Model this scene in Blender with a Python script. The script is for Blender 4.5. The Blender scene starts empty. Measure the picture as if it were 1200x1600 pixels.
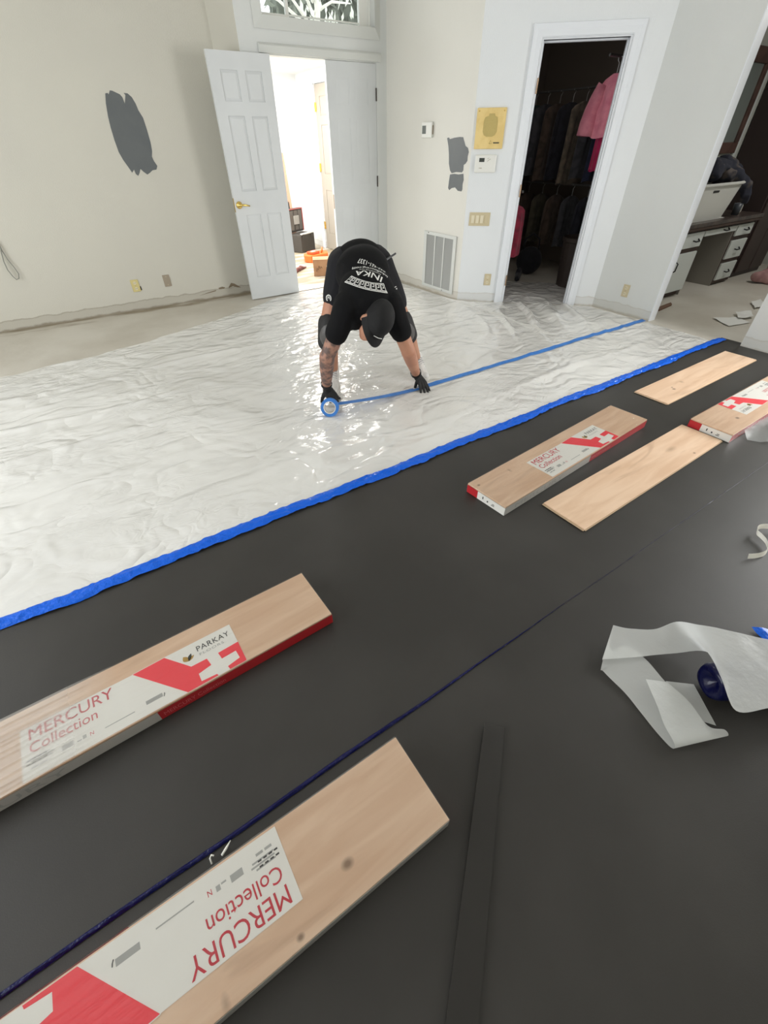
import bpy, bmesh, math, random
import numpy as np
from mathutils import Vector, Matrix, noise
from mathutils.bvhtree import BVHTree

# ---------------------------------------------------------------- camera
SC = bpy.context.scene
COL = SC.collection
CAM_H = 1.41
FPX = 668.0
CR = Vector((0.83257, -0.55384, -0.00916))     # camera right, up, forward in the room's axes
CU = Vector((0.36823, 0.54104, 0.7561))        # X runs along the left wall, Y towards it, Z up
CF = Vector((0.4138, 0.63288, -0.6544))
cam_d = bpy.data.cameras.new('camera')
cam = bpy.data.objects.new('camera', cam_d)
COL.objects.link(cam)
mw = Matrix((( CR.x, CU.x, -CF.x, 0), (CR.y, CU.y, -CF.y, 0), (CR.z, CU.z, -CF.z, CAM_H), (0, 0, 0, 1)))
cam.matrix_world = mw
cam_d.sensor_fit = 'VERTICAL'
cam_d.sensor_height = 36.0
cam_d.lens = FPX / 1600.0 * 36.0
cam_d.clip_start = 0.02
SC.camera = cam

# ---------------------------------------------------------------- world, lights, exposure
vs = SC.view_settings
vs.view_transform = 'Standard'
vs.look = 'None'
vs.exposure = 0.06
vs.gamma = 1.0
vs.use_curve_mapping = False
w = bpy.data.worlds.new('daylight')
SC.world = w
w.use_nodes = True
bg = w.node_tree.nodes['Background']
bg.inputs[0].default_value = (0.93, 0.97, 1.0, 1)
bg.inputs[1].default_value = 2.2

def area(name, loc, target, sx, sy, power, col=(1, 1, 1), spread=180):
    l = bpy.data.lights.new(name, 'AREA')
    l.shape = 'RECTANGLE'; l.size = sx; l.size_y = sy
    l.energy = power; l.color = col
    l.spread = math.radians(spread)
    o = bpy.data.objects.new(name, l)
    o.location = loc
    o.rotation_euler = (Vector(target) - Vector(loc)).to_track_quat('-Z', 'Y').to_euler()
    COL.objects.link(o)
    return o
# daylight through assumed windows out of view: right wall, side wall and hall
area('terrace_window_light', (4.74, -0.2, 1.3), (1.5, 3.2, 0.7), 1.7, 1.9, 84, (1.0, 0.99, 0.97))
area('side_window_light', (-2.94, 2.5, 1.5), (2.0, 2.5, 0.9), 3.7, 1.9, 78, (0.96, 0.98, 1.0))
area('hall_window_light', (1.72, 7.2, 1.45), (4.0, 7.0, 0.9), 1.35, 1.2, 30, (1.0, 0.97, 0.92))
area('hall_fill', (2.85, 6.9, 2.17), (2.85, 6.9, 0), 1.6, 1.6, 105, (1.0, 0.97, 0.92))  # added fill under the hall ceiling, brightens the floor; no skylight known
area('bath_fill', (6.6, 1.6, 2.42), (6.6, 1.6, 0), 0.6, 0.3, 18, (1.0, 0.98, 0.95))  # added fill that lifts the dark bath area; no lamp known there
area('closet_fill', (5.0, 4.3, 2.55), (5.0, 4.3, 0), 0.3, 0.3, 1.4, (1.0, 0.95, 0.9))  # faint added fill to lift the closet's shadows; no lit lamp there


# ---------------------------------------------------------------- helpers
def lin(c):
    r = []
    for v in c[:3]:
        v = v / 255.0
        r.append(v / 12.92 if v <= 0.04045 else ((v + 0.055) / 1.055) ** 2.4)
    return (r[0], r[1], r[2], 1.0)

def ray(x, y):
    return (CR * ((x - 600) / FPX) + CU * ((800 - y) / FPX) + CF)
def PZ(x, y, z=0.0):
    """photo pixel -> point at height z"""
    r = ray(x, y); t = (z - CAM_H) / r.z
    return Vector((0, 0, CAM_H)) + r * t
def PY(x, y, Y):
    r = ray(x, y); return Vector((0, 0, CAM_H)) + r * (Y / r.y)
def PXX(x, y, X):
    r = ray(x, y); return Vector((0, 0, CAM_H)) + r * (X / r.x)

MATS = {}
def mat(name, col, rough=0.6, col2=None, nscale=6.0, nstretch=(1, 1, 1), bump=0.0, bscale=60.0, bdetail=4, metal=0.0,
        coat=0.0, coat_rough=0.1, spec=0.5, trans=0.0, alpha=1.0, emit=None, estr=0.0, lo=0.4, hi=0.6, sheen=0.0, coord='Object', subsurf=0.0, ndetail=5):
    if name in MATS: return MATS[name]
    m = bpy.data.materials.new(name); m.use_nodes = True
    nt = m.node_tree; b = nt.nodes['Principled BSDF']
    c = lin(col)
    b.inputs['Base Color'].default_value = c
    b.inputs['Roughness'].default_value = rough
    b.inputs['Metallic'].default_value = metal
    b.inputs['Specular IOR Level'].default_value = spec
    b.inputs['Coat Weight'].default_value = coat
    b.inputs['Coat Roughness'].default_value = coat_rough
    b.inputs['Transmission Weight'].default_value = trans
    b.inputs['Alpha'].default_value = alpha
    b.inputs['Sheen Weight'].default_value = sheen
    b.inputs['Subsurface Weight'].default_value = subsurf
    if emit:
        b.inputs['Emission Color'].default_value = lin(emit); b.inputs['Emission Strength'].default_value = estr
    tc = mp = None
    if col2 or bump:
        tc = nt.nodes.new('ShaderNodeTexCoord')
    if col2:
        mp = nt.nodes.new('ShaderNodeMapping'); mp.inputs['Scale'].default_value = nstretch
        nt.links.new(tc.outputs[coord], mp.inputs[0])
        n = nt.nodes.new('ShaderNodeTexNoise'); n.inputs['Scale'].default_value = nscale; n.inputs['Detail'].default_value = ndetail
        nt.links.new(mp.outputs[0], n.inputs['Vector'])
        r = nt.nodes.new('ShaderNodeValToRGB')
        r.color_ramp.elements[0].position = lo; r.color_ramp.elements[1].position = hi
        r.color_ramp.elements[0].color = c; r.color_ramp.elements[1].color = lin(col2)
        nt.links.new(n.outputs['Fac'], r.inputs[0]); nt.links.new(r.outputs[0], b.inputs['Base Color'])
    if bump:
        n2 = nt.nodes.new('ShaderNodeTexNoise'); n2.inputs['Scale'].default_value = bscale; n2.inputs['Detail'].default_value = bdetail
        nt.links.new(tc.outputs[coord], n2.inputs['Vector'])
        bp = nt.nodes.new('ShaderNodeBump'); bp.inputs['Strength'].default_value = bump; bp.inputs['Distance'].default_value = 0.01
        nt.links.new(n2.outputs['Fac'], bp.inputs['Height']); nt.links.new(bp.outputs[0], b.inputs['Normal'])
    MATS[name] = m
    return m

class MB:
    """collects geometry for one mesh"""
    def __init__(s): s.v = []; s.f = []; s.mi = []; s.cur = 0
    def quad(s, a, b, c, d):
        i = len(s.v); s.v += [tuple(a), tuple(b), tuple(c), tuple(d)]; s.f.append((i, i+1, i+2, i+3)); s.mi.append(s.cur); return s
    def box(s, x0, x1, y0, y1, z0, z1):
        i = len(s.v)
        s.v += [(x0,y0,z0),(x1,y0,z0),(x1,y1,z0),(x0,y1,z0),(x0,y0,z1),(x1,y0,z1),(x1,y1,z1),(x0,y1,z1)]
        for f in ((0,3,2,1),(4,5,6,7),(0,1,5,4),(1,2,6,5),(2,3,7,6),(3,0,4,7)):
            s.f.append(tuple(i+k for k in f)); s.mi.append(s.cur)
        return s
    def obox(s, o, ax, ay, az, x0, x1, y0, y1, z0, z1):
        i = len(s.v)
        for (x,y,z) in ((x0,y0,z0),(x1,y0,z0),(x1,y1,z0),(x0,y1,z0),(x0,y0,z1),(x1,y0,z1),(x1,y1,z1),(x0,y1,z1)):
            s.v.append(tuple(o + ax*x + ay*y + az*z))
        for f in ((0,3,2,1),(4,5,6,7),(0,1,5,4),(1,2,6,5),(2,3,7,6),(3,0,4,7)):
            s.f.append(tuple(i+k for k in f)); s.mi.append(s.cur)
        return s
    def prism(s, pts, h0, h1, fn=None):
        """polygon pts (2d) extruded between h0 and h1; fn maps (a,b,h) -> 3d"""
        fn = fn or (lambda a, b, h: (a, b, h))
        n = len(pts); i = len(s.v)
        s.v += [tuple(fn(p[0], p[1], h0)) for p in pts] + [tuple(fn(p[0], p[1], h1)) for p in pts]
        s.f.append(tuple(i+k for k in range(n))[::-1]); s.mi.append(s.cur)
        s.f.append(tuple(i+n+k for k in range(n))); s.mi.append(s.cur)
        for k in range(n):
            s.f.append((i+k, i+(k+1) % n, i+n+(k+1) % n, i+n+k)); s.mi.append(s.cur)
        return s
    def grid(s, fn, nu, nv, closed_u=False, closed_v=False):
        i = len(s.v)
        for a in range(nu):
            for b in range(nv):
                s.v.append(tuple(fn(a/(nu if closed_u else nu-1), b/(nv if closed_v else nv-1))))
        for a in range(nu if closed_u else nu-1):
            for b in range(nv if closed_v else nv-1):
                a2 = (a+1) % nu; b2 = (b+1) % nv
                s.f.append((i+a*nv+b, i+a2*nv+b, i+a2*nv+b2, i+a*nv+b2)); s.mi.append(s.cur)
        return s
    def tube(s, path, r, n=8, cap=True):
        path = [Vector(p) for p in path]
        rr = r if isinstance(r, (list, tuple)) else [r]*len(path)
        i = len(s.v); prev = None
        for k, p in enumerate(path):
            t = (path[min(k+1, len(path)-1)] - path[max(k-1, 0)]).normalized()
            if prev is None:
                a = t.orthogonal().normalized()
            else:
                a = (prev - t*prev.dot(t)).normalized()
            prev = a; b = t.cross(a)
            for j in range(n):
                an = 2*math.pi*j/n
                s.v.append(tuple(p + a*math.cos(an)*rr[k] + b*math.sin(an)*rr[k]))
        for k in range(len(path)-1):
            for j in range(n):
                j2 = (j+1) % n
                s.f.append((i+k*n+j, i+k*n+j2, i+(k+1)*n+j2, i+(k+1)*n+j)); s.mi.append(s.cur)
        if cap:
            s.f.append(tuple(i+j for j in range(n))[::-1]); s.mi.append(s.cur)
            e = i+(len(path)-1)*n
            s.f.append(tuple(e+j for j in range(n))); s.mi.append(s.cur)
        return s
    def lathe(s, prof, o, ax, n=24):
        """profile [(r,h)] round axis ax from o"""
        ax = Vector(ax).normalized(); a = ax.orthogonal().normalized(); b = ax.cross(a); o = Vector(o)
        i = len(s.v); m = len(prof)
        for (r, h) in prof:
            for j in range(n):
                an = 2*math.pi*j/n
                s.v.append(tuple(o + ax*h + a*math.cos(an)*r + b*math.sin(an)*r))
        for k in range(m-1):
            for j in range(n):
                j2 = (j+1) % n
                s.f.append((i+k*n+j, i+k*n+j2, i+(k+1)*n+j2, i+(k+1)*n+j)); s.mi.append(s.cur)
        return s
    def build(s, name, mats, parent=None, smooth=False, bevel=0.0, recalc=True, seg=2, merge=False):
        me = bpy.data.meshes.new(name)
        me.from_pydata(s.v, [], s.f); me.update()
        mats = mats if isinstance(mats, (list, tuple)) else [mats]
        for m in mats: me.materials.append(m)
        if len(mats) > 1: me.polygons.foreach_set('material_index', s.mi)
        if bevel or recalc or merge:
            bm = bmesh.new(); bm.from_mesh(me)
            if merge: bmesh.ops.remove_doubles(bm, verts=bm.verts, dist=1e-5)
            if recalc: bmesh.ops.recalc_face_normals(bm, faces=bm.faces)
            if bevel:
                es = [e for e in bm.edges if len(e.link_faces) == 2 and e.calc_face_angle(0) > 0.6]
                bmesh.ops.bevel(bm, geom=es, offset=bevel, segments=seg, affect='EDGES', profile=0.5, clamp_overlap=True)
            bm.to_mesh(me); bm.free()
        if smooth: me.polygons.foreach_set('use_smooth', [True]*len(me.polygons))
        o = bpy.data.objects.new(name, me); COL.objects.link(o)
        if parent is not None: o.parent = parent
        return o

def tag(o, label=None, cat=None, group=None, kind=None):
    if label: o['label'] = label
    if cat: o['category'] = cat
    if group: o['group'] = group
    if kind: o['kind'] = kind
    return o
def thing(name, loc, rz=0.0, label=None, cat=None, group=None):
    o = bpy.data.objects.new(name, None); COL.objects.link(o)
    o.location = loc; o.rotation_euler = (0, 0, rz); o.empty_display_size = 0.1
    return tag(o, label, cat, group)
def thing_m(name, m4, label=None, cat=None, group=None):
    o = bpy.data.objects.new(name, None); COL.objects.link(o)
    o.matrix_world = m4; o.empty_display_size = 0.1
    return tag(o, label, cat, group)
def struct(o): o['kind'] = 'structure'; return o

FONT = None
def text_mesh(txt, size, align='LEFT', spacing=1.0, bold=0.0, shear=0.0):
    c = bpy.data.curves.new('txt', 'FONT'); c.body = txt; c.size = size; c.align_x = align
    c.space_character = spacing; c.offset = bold; c.shear = shear; c.resolution_u = 4
    o = bpy.data.objects.new('txt', c); COL.objects.link(o)
    dg = bpy.context.evaluated_depsgraph_get(); dg.update()
    me = bpy.data.meshes.new_from_object(o.evaluated_get(dg))
    V = [tuple(v.co) for v in me.vertices]; F = [tuple(p.vertices) for p in me.polygons]
    bpy.data.objects.remove(o); bpy.data.curves.remove(c); bpy.data.meshes.remove(me)
    return V, F
def fit_text(txt, width, height, **k):
    """text scaled so that it spans width x height with its lower left corner at 0,0"""
    V, F = text_mesh(txt, 1.0, **k)
    xs = [v[0] for v in V]; ys = [v[1] for v in V]
    sx = width/(max(xs)-min(xs)); sy = height/(max(ys)-min(ys))
    return [((v[0]-min(xs))*sx, (v[1]-min(ys))*sy) for v in V], F
def add_flat(mb, V, F, fn):
    i = len(mb.v); mb.v += [tuple(fn(*v)) for v in V]
    for f in F: mb.f.append(tuple(i+k for k in f)); mb.mi.append(mb.cur)
    return mb

def blob(name, prims, voxel, smooth_it, material, parent=None, post=None):
    """union of tapered capsules and ellipsoids, fused into one continuous skin"""
    bm = bmesh.new()
    for p in prims:
        if p[0] == 'c':
            _, a, ra, b, rb = p
            t = bmesh.new()
            for (c, r) in ((Vector(a), ra), (Vector(b), rb)):
                bmesh.ops.create_uvsphere(t, u_segments=14, v_segments=8, radius=r, matrix=Matrix.Translation(c))
            g = bmesh.ops.convex_hull(t, input=t.verts)
            bmesh.ops.delete(t, geom=[e for e in g['geom_interior'] if isinstance(e, bmesh.types.BMVert)], context='VERTS')
            me = bpy.data.meshes.new('t'); t.to_mesh(me); t.free(); bm.from_mesh(me); bpy.data.meshes.remove(me)
        else:
            _, c, ax, ay, az = p          # ellipsoid with its three half axes as vectors
            M4 = Matrix(((ax[0], ay[0], az[0], c[0]), (ax[1], ay[1], az[1], c[1]), (ax[2], ay[2], az[2], c[2]), (0, 0, 0, 1)))
            bmesh.ops.create_uvsphere(bm, u_segments=24, v_segments=14, radius=1.0, matrix=M4)
    me = bpy.data.meshes.new(name); bm.to_mesh(me); bm.free()
    o = bpy.data.objects.new(name, me); COL.objects.link(o)
    md = o.modifiers.new('r', 'REMESH'); md.mode = 'VOXEL'; md.voxel_size = voxel
    if smooth_it:
        sm = o.modifiers.new('s', 'SMOOTH'); sm.iterations = smooth_it; sm.factor = 0.5
    dg = bpy.context.evaluated_depsgraph_get(); dg.update()
    nm = bpy.data.meshes.new_from_object(o.evaluated_get(dg))
    o.modifiers.clear(); o.data = nm; nm.name = name; bpy.data.meshes.remove(me)
    if post: post(nm)
    nm.materials.clear()
    for m in (material if isinstance(material, (list, tuple)) else [material]): nm.materials.append(m)
    nm.polygons.foreach_set('use_smooth', [True]*len(nm.polygons))
    if parent is not None: o.parent = parent
    return o

def crumple(o, amp, scale, seed=0):
    for v in o.data.vertices:
        n = noise.noise_vector(Vector(v.co)*scale + Vector((seed, seed*2, seed*3)))
        v.co += n*amp
    o.data.update()
    return o

def wall(name, p0, p1, z1, thick, holes, material, z0=0.0):
    """wall from p0 to p1 (plan), its face on that line, thickness to the left of p0->p1; holes (u0,u1,z0,z1)"""
    p0 = Vector((p0[0], p0[1], 0)); p1 = Vector((p1[0], p1[1], 0))
    L = (p1-p0).length; ax = (p1-p0)/L; az = Vector((0, 0, 1)); ay = az.cross(ax)
    us = sorted(set([0, L] + [h[0] for h in holes] + [h[1] for h in holes]))
    zs = sorted(set([z0, z1] + [h[2] for h in holes] + [h[3] for h in holes]))
    mb = MB()
    for a, b in zip(us, us[1:]):
        for c, d in zip(zs, zs[1:]):
            if any(h[0] < (a+b)/2 < h[1] and h[2] < (c+d)/2 < h[3] for h in holes): continue
            mb.obox(p0, ax, ay, az, a, b, 0, thick, c, d)
    return struct(mb.build(name, material))

# ================================================================ THE SETTING
def wall_mat(name, col, col2, raw):
    """painted drywall with roller texture; a raw strip where the skirting was pulled off"""
    m = mat(name, col, 0.55, col2, 1.3, bump=0.12, bscale=90, lo=0.3, hi=0.75)
    nt = m.node_tree; b = nt.nodes['Principled BSDF']
    src = b.inputs['Base Color'].links[0].from_socket
    g = nt.nodes.new('ShaderNodeNewGeometry'); sp = nt.nodes.new('ShaderNodeSeparateXYZ')
    nt.links.new(g.outputs['Position'], sp.inputs[0])
    n = nt.nodes.new('ShaderNodeTexNoise'); n.inputs['Scale'].default_value = 9; n.inputs['Detail'].default_value = 6
    nt.links.new(g.outputs['Position'], n.inputs['Vector'])
    ma = nt.nodes.new('ShaderNodeMath'); ma.operation = 'MULTIPLY_ADD'; ma.inputs[1].default_value = 0.05; 
    nt.links.new(n.outputs['Fac'], ma.inputs[0]); nt.links.new(sp.outputs['Z'], ma.inputs[2])
    rp = nt.nodes.new('ShaderNodeValToRGB'); e = rp.color_ramp.elements
    e[0].position = 0.0; e[0].color = (1, 1, 1, 1); e[1].position = 0.125; e[1].color = (0, 0, 0, 1)
    x = rp.color_ramp.elements.new(0.035); x.color = (0.85, 0.85, 0.85, 1)
    x = rp.color_ramp.elements.new(0.05); x.color = (0.25, 0.25, 0.25, 1)
    x = rp.color_ramp.elements.new(0.105); x.color = (0.3, 0.3, 0.3, 1)
    x = rp.color_ramp.elements.new(0.112); x.color = (0.75, 0.75, 0.75, 1)
    x = rp.color_ramp.elements.new(0.12); x.color = (0.0, 0.0, 0.0, 1)
    nt.links.new(ma.outputs[0], rp.inputs[0])
    mx = nt.nodes.new('ShaderNodeMix'); mx.data_type = 'RGBA'
    nt.links.new(rp.outputs[0], mx.inputs[0]); nt.links.new(src, mx.inputs[6]); mx.inputs[7].default_value = lin(raw)
    nt.links.new(mx.outputs[2], b.inputs['Base Color'])
    return m
W_CREAM = wall_mat('cream_wall_paint', (225, 223, 215), (220, 218, 210), (176, 167, 150))
W_LEFT = wall_mat('greyer_cream_wall_paint', (208, 205, 193), (203, 200, 189), (140, 130, 112))  # darker, greyer cream for the long wall and its return
W_WHITE = wall_mat('white_wall_paint', (231, 234, 236), (227, 231, 233), (196, 192, 183))
W_GREY = wall_mat('pale_grey_wall_paint', (221, 223, 221), (216, 219, 217), (192, 188, 178))
TRIM = mat('white_gloss_trim', (232, 236, 241), 0.35, bump=0.02, bscale=30)
TRIM_DULL = mat('white_trim_paint', (213, 215, 211), 0.5, bump=0.05, bscale=40)
CEIL = mat('ceiling_paint', (232, 231, 226), 0.8)
ROOM_H = 3.3

def concrete():
    m = mat('screeded_concrete', (208, 203, 192), 0.5, (190, 183, 170), 1.6, bump=0.25, bscale=14, lo=0.35, hi=0.7)
    nt = m.node_tree; b = nt.nodes['Principled BSDF']
    src = b.inputs['Base Color'].links[0].from_socket
    g = nt.nodes.new('ShaderNodeNewGeometry'); sp = nt.nodes.new('ShaderNodeSeparateXYZ'); nt.links.new(g.outputs['Position'], sp.inputs[0])
    mp = nt.nodes.new('ShaderNodeMapping'); mp.inputs['Scale'].default_value = (1, 4, 1); nt.links.new(g.outputs['Position'], mp.inputs[0])
    n = nt.nodes.new('ShaderNodeTexNoise'); n.inputs['Scale'].default_value = 2.2; n.inputs['Detail'].default_value = 7
    nt.links.new(mp.outputs[0], n.inputs['Vector'])
    # brown adhesive line left along the long wall
    mr = nt.nodes.new('ShaderNodeMapRange'); mr.inputs[1].default_value = 5.40; mr.inputs[2].default_value = 5.80; nt.links.new(sp.outputs['Y'], mr.inputs[0])
    mu = nt.nodes.new('ShaderNodeMath'); mu.operation = 'MULTIPLY'; nt.links.new(mr.outputs[0], mu.inputs[0]); nt.links.new(n.outputs['Fac'], mu.inputs[1])
    rp = nt.nodes.new('ShaderNodeValToRGB'); rp.color_ramp.elements[0].position = 0.33; rp.color_ramp.elements[1].position = 0.5
    nt.links.new(mu.outputs[0], rp.inputs[0])
    mx = nt.nodes.new('ShaderNodeMix'); mx.data_type = 'RGBA'
    nt.links.new(rp.outputs[0], mx.inputs[0]); nt.links.new(src, mx.inputs[6]); mx.inputs[7].default_value = lin((146, 134, 113))
    nt.links.new(mx.outputs[2], b.inputs['Base Color'])
    return m
CONC = concrete()
fl_mb = MB().box(-3.1, 9.2, -1.4, 9.3, -0.12, 0.0)
struct(fl_mb.build('floor', CONC))
struct(MB().box(-3.1, 4.87, -1.4, 5.6, ROOM_H, ROOM_H+0.1).box(-3.1, 2.05, 5.6, 5.93, ROOM_H, ROOM_H+0.1).build('ceiling', CEIL))

wall_left = wall('wall_left', (-3.0, 5.81), (1.935, 5.81), ROOM_H, 0.12, [], W_LEFT)
wall('wall_return', (1.935, 5.81), (2.07, 5.478), ROOM_H, 0.1, [], W_LEFT)
DX0, DX1, DZ = 2.334, 3.552, 2.045
wall_door = wall('wall_door', (2.07, 5.478), (3.683, 5.478), ROOM_H, 0.12,
     [(DX0-2.07, DX1-2.07, -1, DZ), (2.315-2.07, 3.527-2.07, 2.285, 3.05)], W_GREY)
wall_vent = wall('wall_vent', (3.683, 5.598), (3.683, 4.022), ROOM_H, 0.1, [], W_CREAM)
CP0 = Vector((3.683, 4.022, 0)); CP1 = Vector((4.77, 2.990, 0))
CUv = (CP1-CP0).normalized(); CNv = Vector((-CUv.y, CUv.x, 0))      # along the closet wall / into the closet
CO0, CO1, CZ = 0.515, 1.205, 2.045
wall_closet = wall('wall_closet', CP0, CP1, ROOM_H, 0.11, [(CO0, CO1, -1, CZ)], W_WHITE)
wall_right = wall('wall_right', (4.77, 2.990), (4.77, -1.3), ROOM_H, 0.1, [(2.990-2.324, 2.990-1.458, -1, 2.35), (2.3, 4.1, 0.3, 2.3)], W_GREY)
wall('wall_back', (4.87, -1.3), (-3.0, -1.3), ROOM_H, 0.1, [], W_CREAM)
wall('wall_side', (-3.0, -1.4), (-3.0, 5.93), ROOM_H, 0.1, [(2.0, 5.8, 0.5, 2.5)], W_CREAM)
# end of the wall beside the bath opening is a white painted corner board
struct(MB().box(4.768, 4.872, 2.316, 2.324, 0, 2.35).build('trim_1', TRIM))

def casing_ring(name, o, ax, ay, u0, u1, z1, wd, mat_, depth=0.018, z0=0.0):
    """architrave round an opening, profiled: outer bead and inner flat (ay points out of the wall)"""
    mb = MB(); az = Vector((0, 0, 1))
    prof = [(0.0, 0.010), (0.008, depth), (wd*0.55, depth*0.8), (wd-0.02, depth), (wd-0.004, depth*1.15), (wd, 0.0)]
    for i in range(len(prof)-1):
        (a, da), (b, db) = prof[i], prof[i+1]
        def pt(off, d, c):
            return o + ay*d + ax*((u0-off) if c in (0, 1) else (u1+off)) + az*(z0 if c in (0, 3) else z1+off)
        for c0, c1 in ((0, 1), (1, 2), (2, 3)):
            mb.quad(pt(a, da, c0), pt(a, da, c1), pt(b, db, c1), pt(b, db, c0))
    return struct(mb.build(name, mat_))
# closet: casing, jambs, stops and the three empty hinges
closet_casing = casing_ring('trim_2', CP0, CUv, -CNv, CO0-0.012, CO1+0.012, CZ+0.01, 0.085, TRIM)
mb = MB(); az = Vector((0, 0, 1))
mb.obox(CP0, CUv, CNv, az, CO0-0.02, CO0+0.002, -0.006, 0.12, 0, CZ+0.02)
mb.obox(CP0, CUv, CNv, az, CO1-0.002, CO1+0.02, -0.006, 0.12, 0, CZ+0.02)
mb.obox(CP0, CUv, CNv, az, CO0, CO1, -0.006, 0.12, CZ, CZ+0.02)
mb.obox(CP0, CUv, CNv, az, CO0, CO0+0.012, 0.045, 0.08, 0, CZ)
mb.obox(CP0, CUv, CNv, az, CO1-0.012, CO1, 0.045, 0.08, 0, CZ)
mb.obox(CP0, CUv, CNv, az, CO0, CO1, 0.045, 0.08, CZ-0.012, CZ)
closet_jamb = struct(mb.build('trim_3', TRIM))
BRASS_D = mat('tarnished_brass', (140, 118, 96), 0.4, metal=0.7)
BRASS = mat('polished_brass', (222, 190, 110), 0.22, metal=0.9)
DARKMET = mat('dark_bronze', (78, 72, 66), 0.45, metal=0.6)
for z in (1.77, 1.03, 0.23):
    h = MB().obox(CP0, CUv, CNv, az, CO0+0.002, CO0+0.006, 0.0, 0.035, z-0.05, z+0.05)
    h.tube([CP0+CUv*(CO0+0.004)-CNv*0.008+az*(z-0.05), CP0+CUv*(CO0+0.004)-CNv*0.008+az*(z+0.05)], 0.007, 8)
    h.build('hinge', BRASS_D, closet_jamb)

# double door: jamb, header casing
mb = MB()
mb.box(DX0-0.002, DX0+0.012, 5.482, 5.598, 0, DZ)
mb.box(DX1-0.001, DX1+0.012, 5.482, 5.598, 0, DZ)
mb.box(DX0, DX1, 5.482, 5.598, DZ-0.004, DZ+0.01)
struct(mb.build('trim_4', TRIM_DULL))
# header board above the doors, its lower face raked
mb = MB()
mb.prism([(5.478, 2.048), (5.478, 2.12), (5.462, 2.115), (5.448, 2.10), (5.462, 2.05)], 2.25, 3.60, lambda a, b, h: (h, a, b))
struct(mb.build('trim_5', TRIM_DULL, bevel=0.003))
struct(MB().box(DX0, DX1, 5.472, 5.486, 0.0005, 0.004).build('trim_8', mat('dark_threshold', (92, 80, 68), 0.6)))
# raised surround of the transom
mb = MB()
xo0, xo1, zo0, zo1 = 2.235, 3.60, 2.205, 3.13; xi0, xi1, zi0, zi1 = 2.318, 3.524, 2.288, 3.047
def fr(x, y, z): return Vector((x, y, z))
for (a, b, c, d) in (((xo0, zo0), (xo1, zo0), (xi1, zi0), (xi0, zi0)), ((xo1, zo0), (xo1, zo1), (xi1, zi1), (xi1, zi0)),
                     ((xo1, zo1), (xo0, zo1), (xi0, zi1), (xi1, zi1)), ((xo0, zo1), (xo0, zo0), (xi0, zi0), (xi0, zi1))):
    mb.quad(fr(a[0], 5.474, a[1]), fr(b[0], 5.474, b[1]), fr(c[0], 5.448, c[1]), fr(d[0], 5.448, d[1]))
    mb.quad(fr(d[0], 5.448, d[1]), fr(c[0], 5.448, c[1]), fr(c[0], 5.55, c[1]), fr(d[0], 5.55, d[1]))
struct(mb.build('trim_6', TRIM_DULL))

# transom window
GLASS = mat('window_glass', (240, 246, 246), 0.02, trans=1.0, spec=0.5)
def clear_glass():
    m = bpy.data.materials.new('thin_window_glass'); m.use_nodes = True; nt = m.node_tree
    nt.nodes.remove(nt.nodes['Principled BSDF']); out = nt.nodes['Material Output']
    t = nt.nodes.new('ShaderNodeBsdfTransparent'); t.inputs[0].default_value = (0.93, 0.95, 0.94, 1)
    g = nt.nodes.new('ShaderNodeBsdfGlossy'); g.inputs['Roughness'].default_value = 0.03
    f = nt.nodes.new('ShaderNodeFresnel'); f.inputs[0].default_value = 1.45
    mx = nt.nodes.new('ShaderNodeMixShader'); nt.links.new(f.outputs[0], mx.inputs[0]); nt.links.new(t.outputs[0], mx.inputs[1]); nt.links.new(g.outputs[0], mx.inputs[2])
    nt.links.new(mx.outputs[0], out.inputs[0]); return m
PANE = clear_glass()
VINYL = mat('white_vinyl_frame', (240, 240, 234), 0.3)
win = tag(bpy.data.objects.new('window_1', None), kind='structure'); COL.objects.link(win); win.location = (2.9, 5.54, 2.285)
def wloc(mbx): mbx.v = [(v[0]-2.9, v[1]-5.54, v[2]-2.285) for v in mbx.v]; return mbx
mb = MB()
mb.box(2.315, 3.527, 5.53, 5.59, 2.285, 2.297); mb.box(2.315, 3.527, 5.53, 5.59, 3.03, 3.05)
mb.box(2.315, 2.335, 5.53, 5.59, 2.297, 3.03); mb.box(3.507, 3.527, 5.53, 5.59, 2.297, 3.03)
wloc(mb).build('window_frame', VINYL, win, bevel=0.003)
mb = MB().box(2.335, 2.63, 5.545, 5.575, 2.297, 2.318).box(2.60, 2.63, 5.545, 5.575, 2.318, 3.03).box(2.335, 2.352, 5.545, 5.575, 2.318, 3.03)
wloc(mb).build('sash', VINYL, win, bevel=0.002)
mb = MB().box(3.40, 3.507, 5.54, 5.58, 2.297, 3.03).box(2.63, 3.40, 5.556, 5.57, 2.312, 2.324)
wloc(mb).build('sash', VINYL, win, bevel=0.002)
wloc(MB().box(2.352, 2.60, 5.560, 5.563, 2.318, 3.03)).build('pane', PANE, win)
wloc(MB().box(2.63, 3.40, 5.561, 5.564, 2.297, 3.03)).build('pane', PANE, win)

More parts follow.
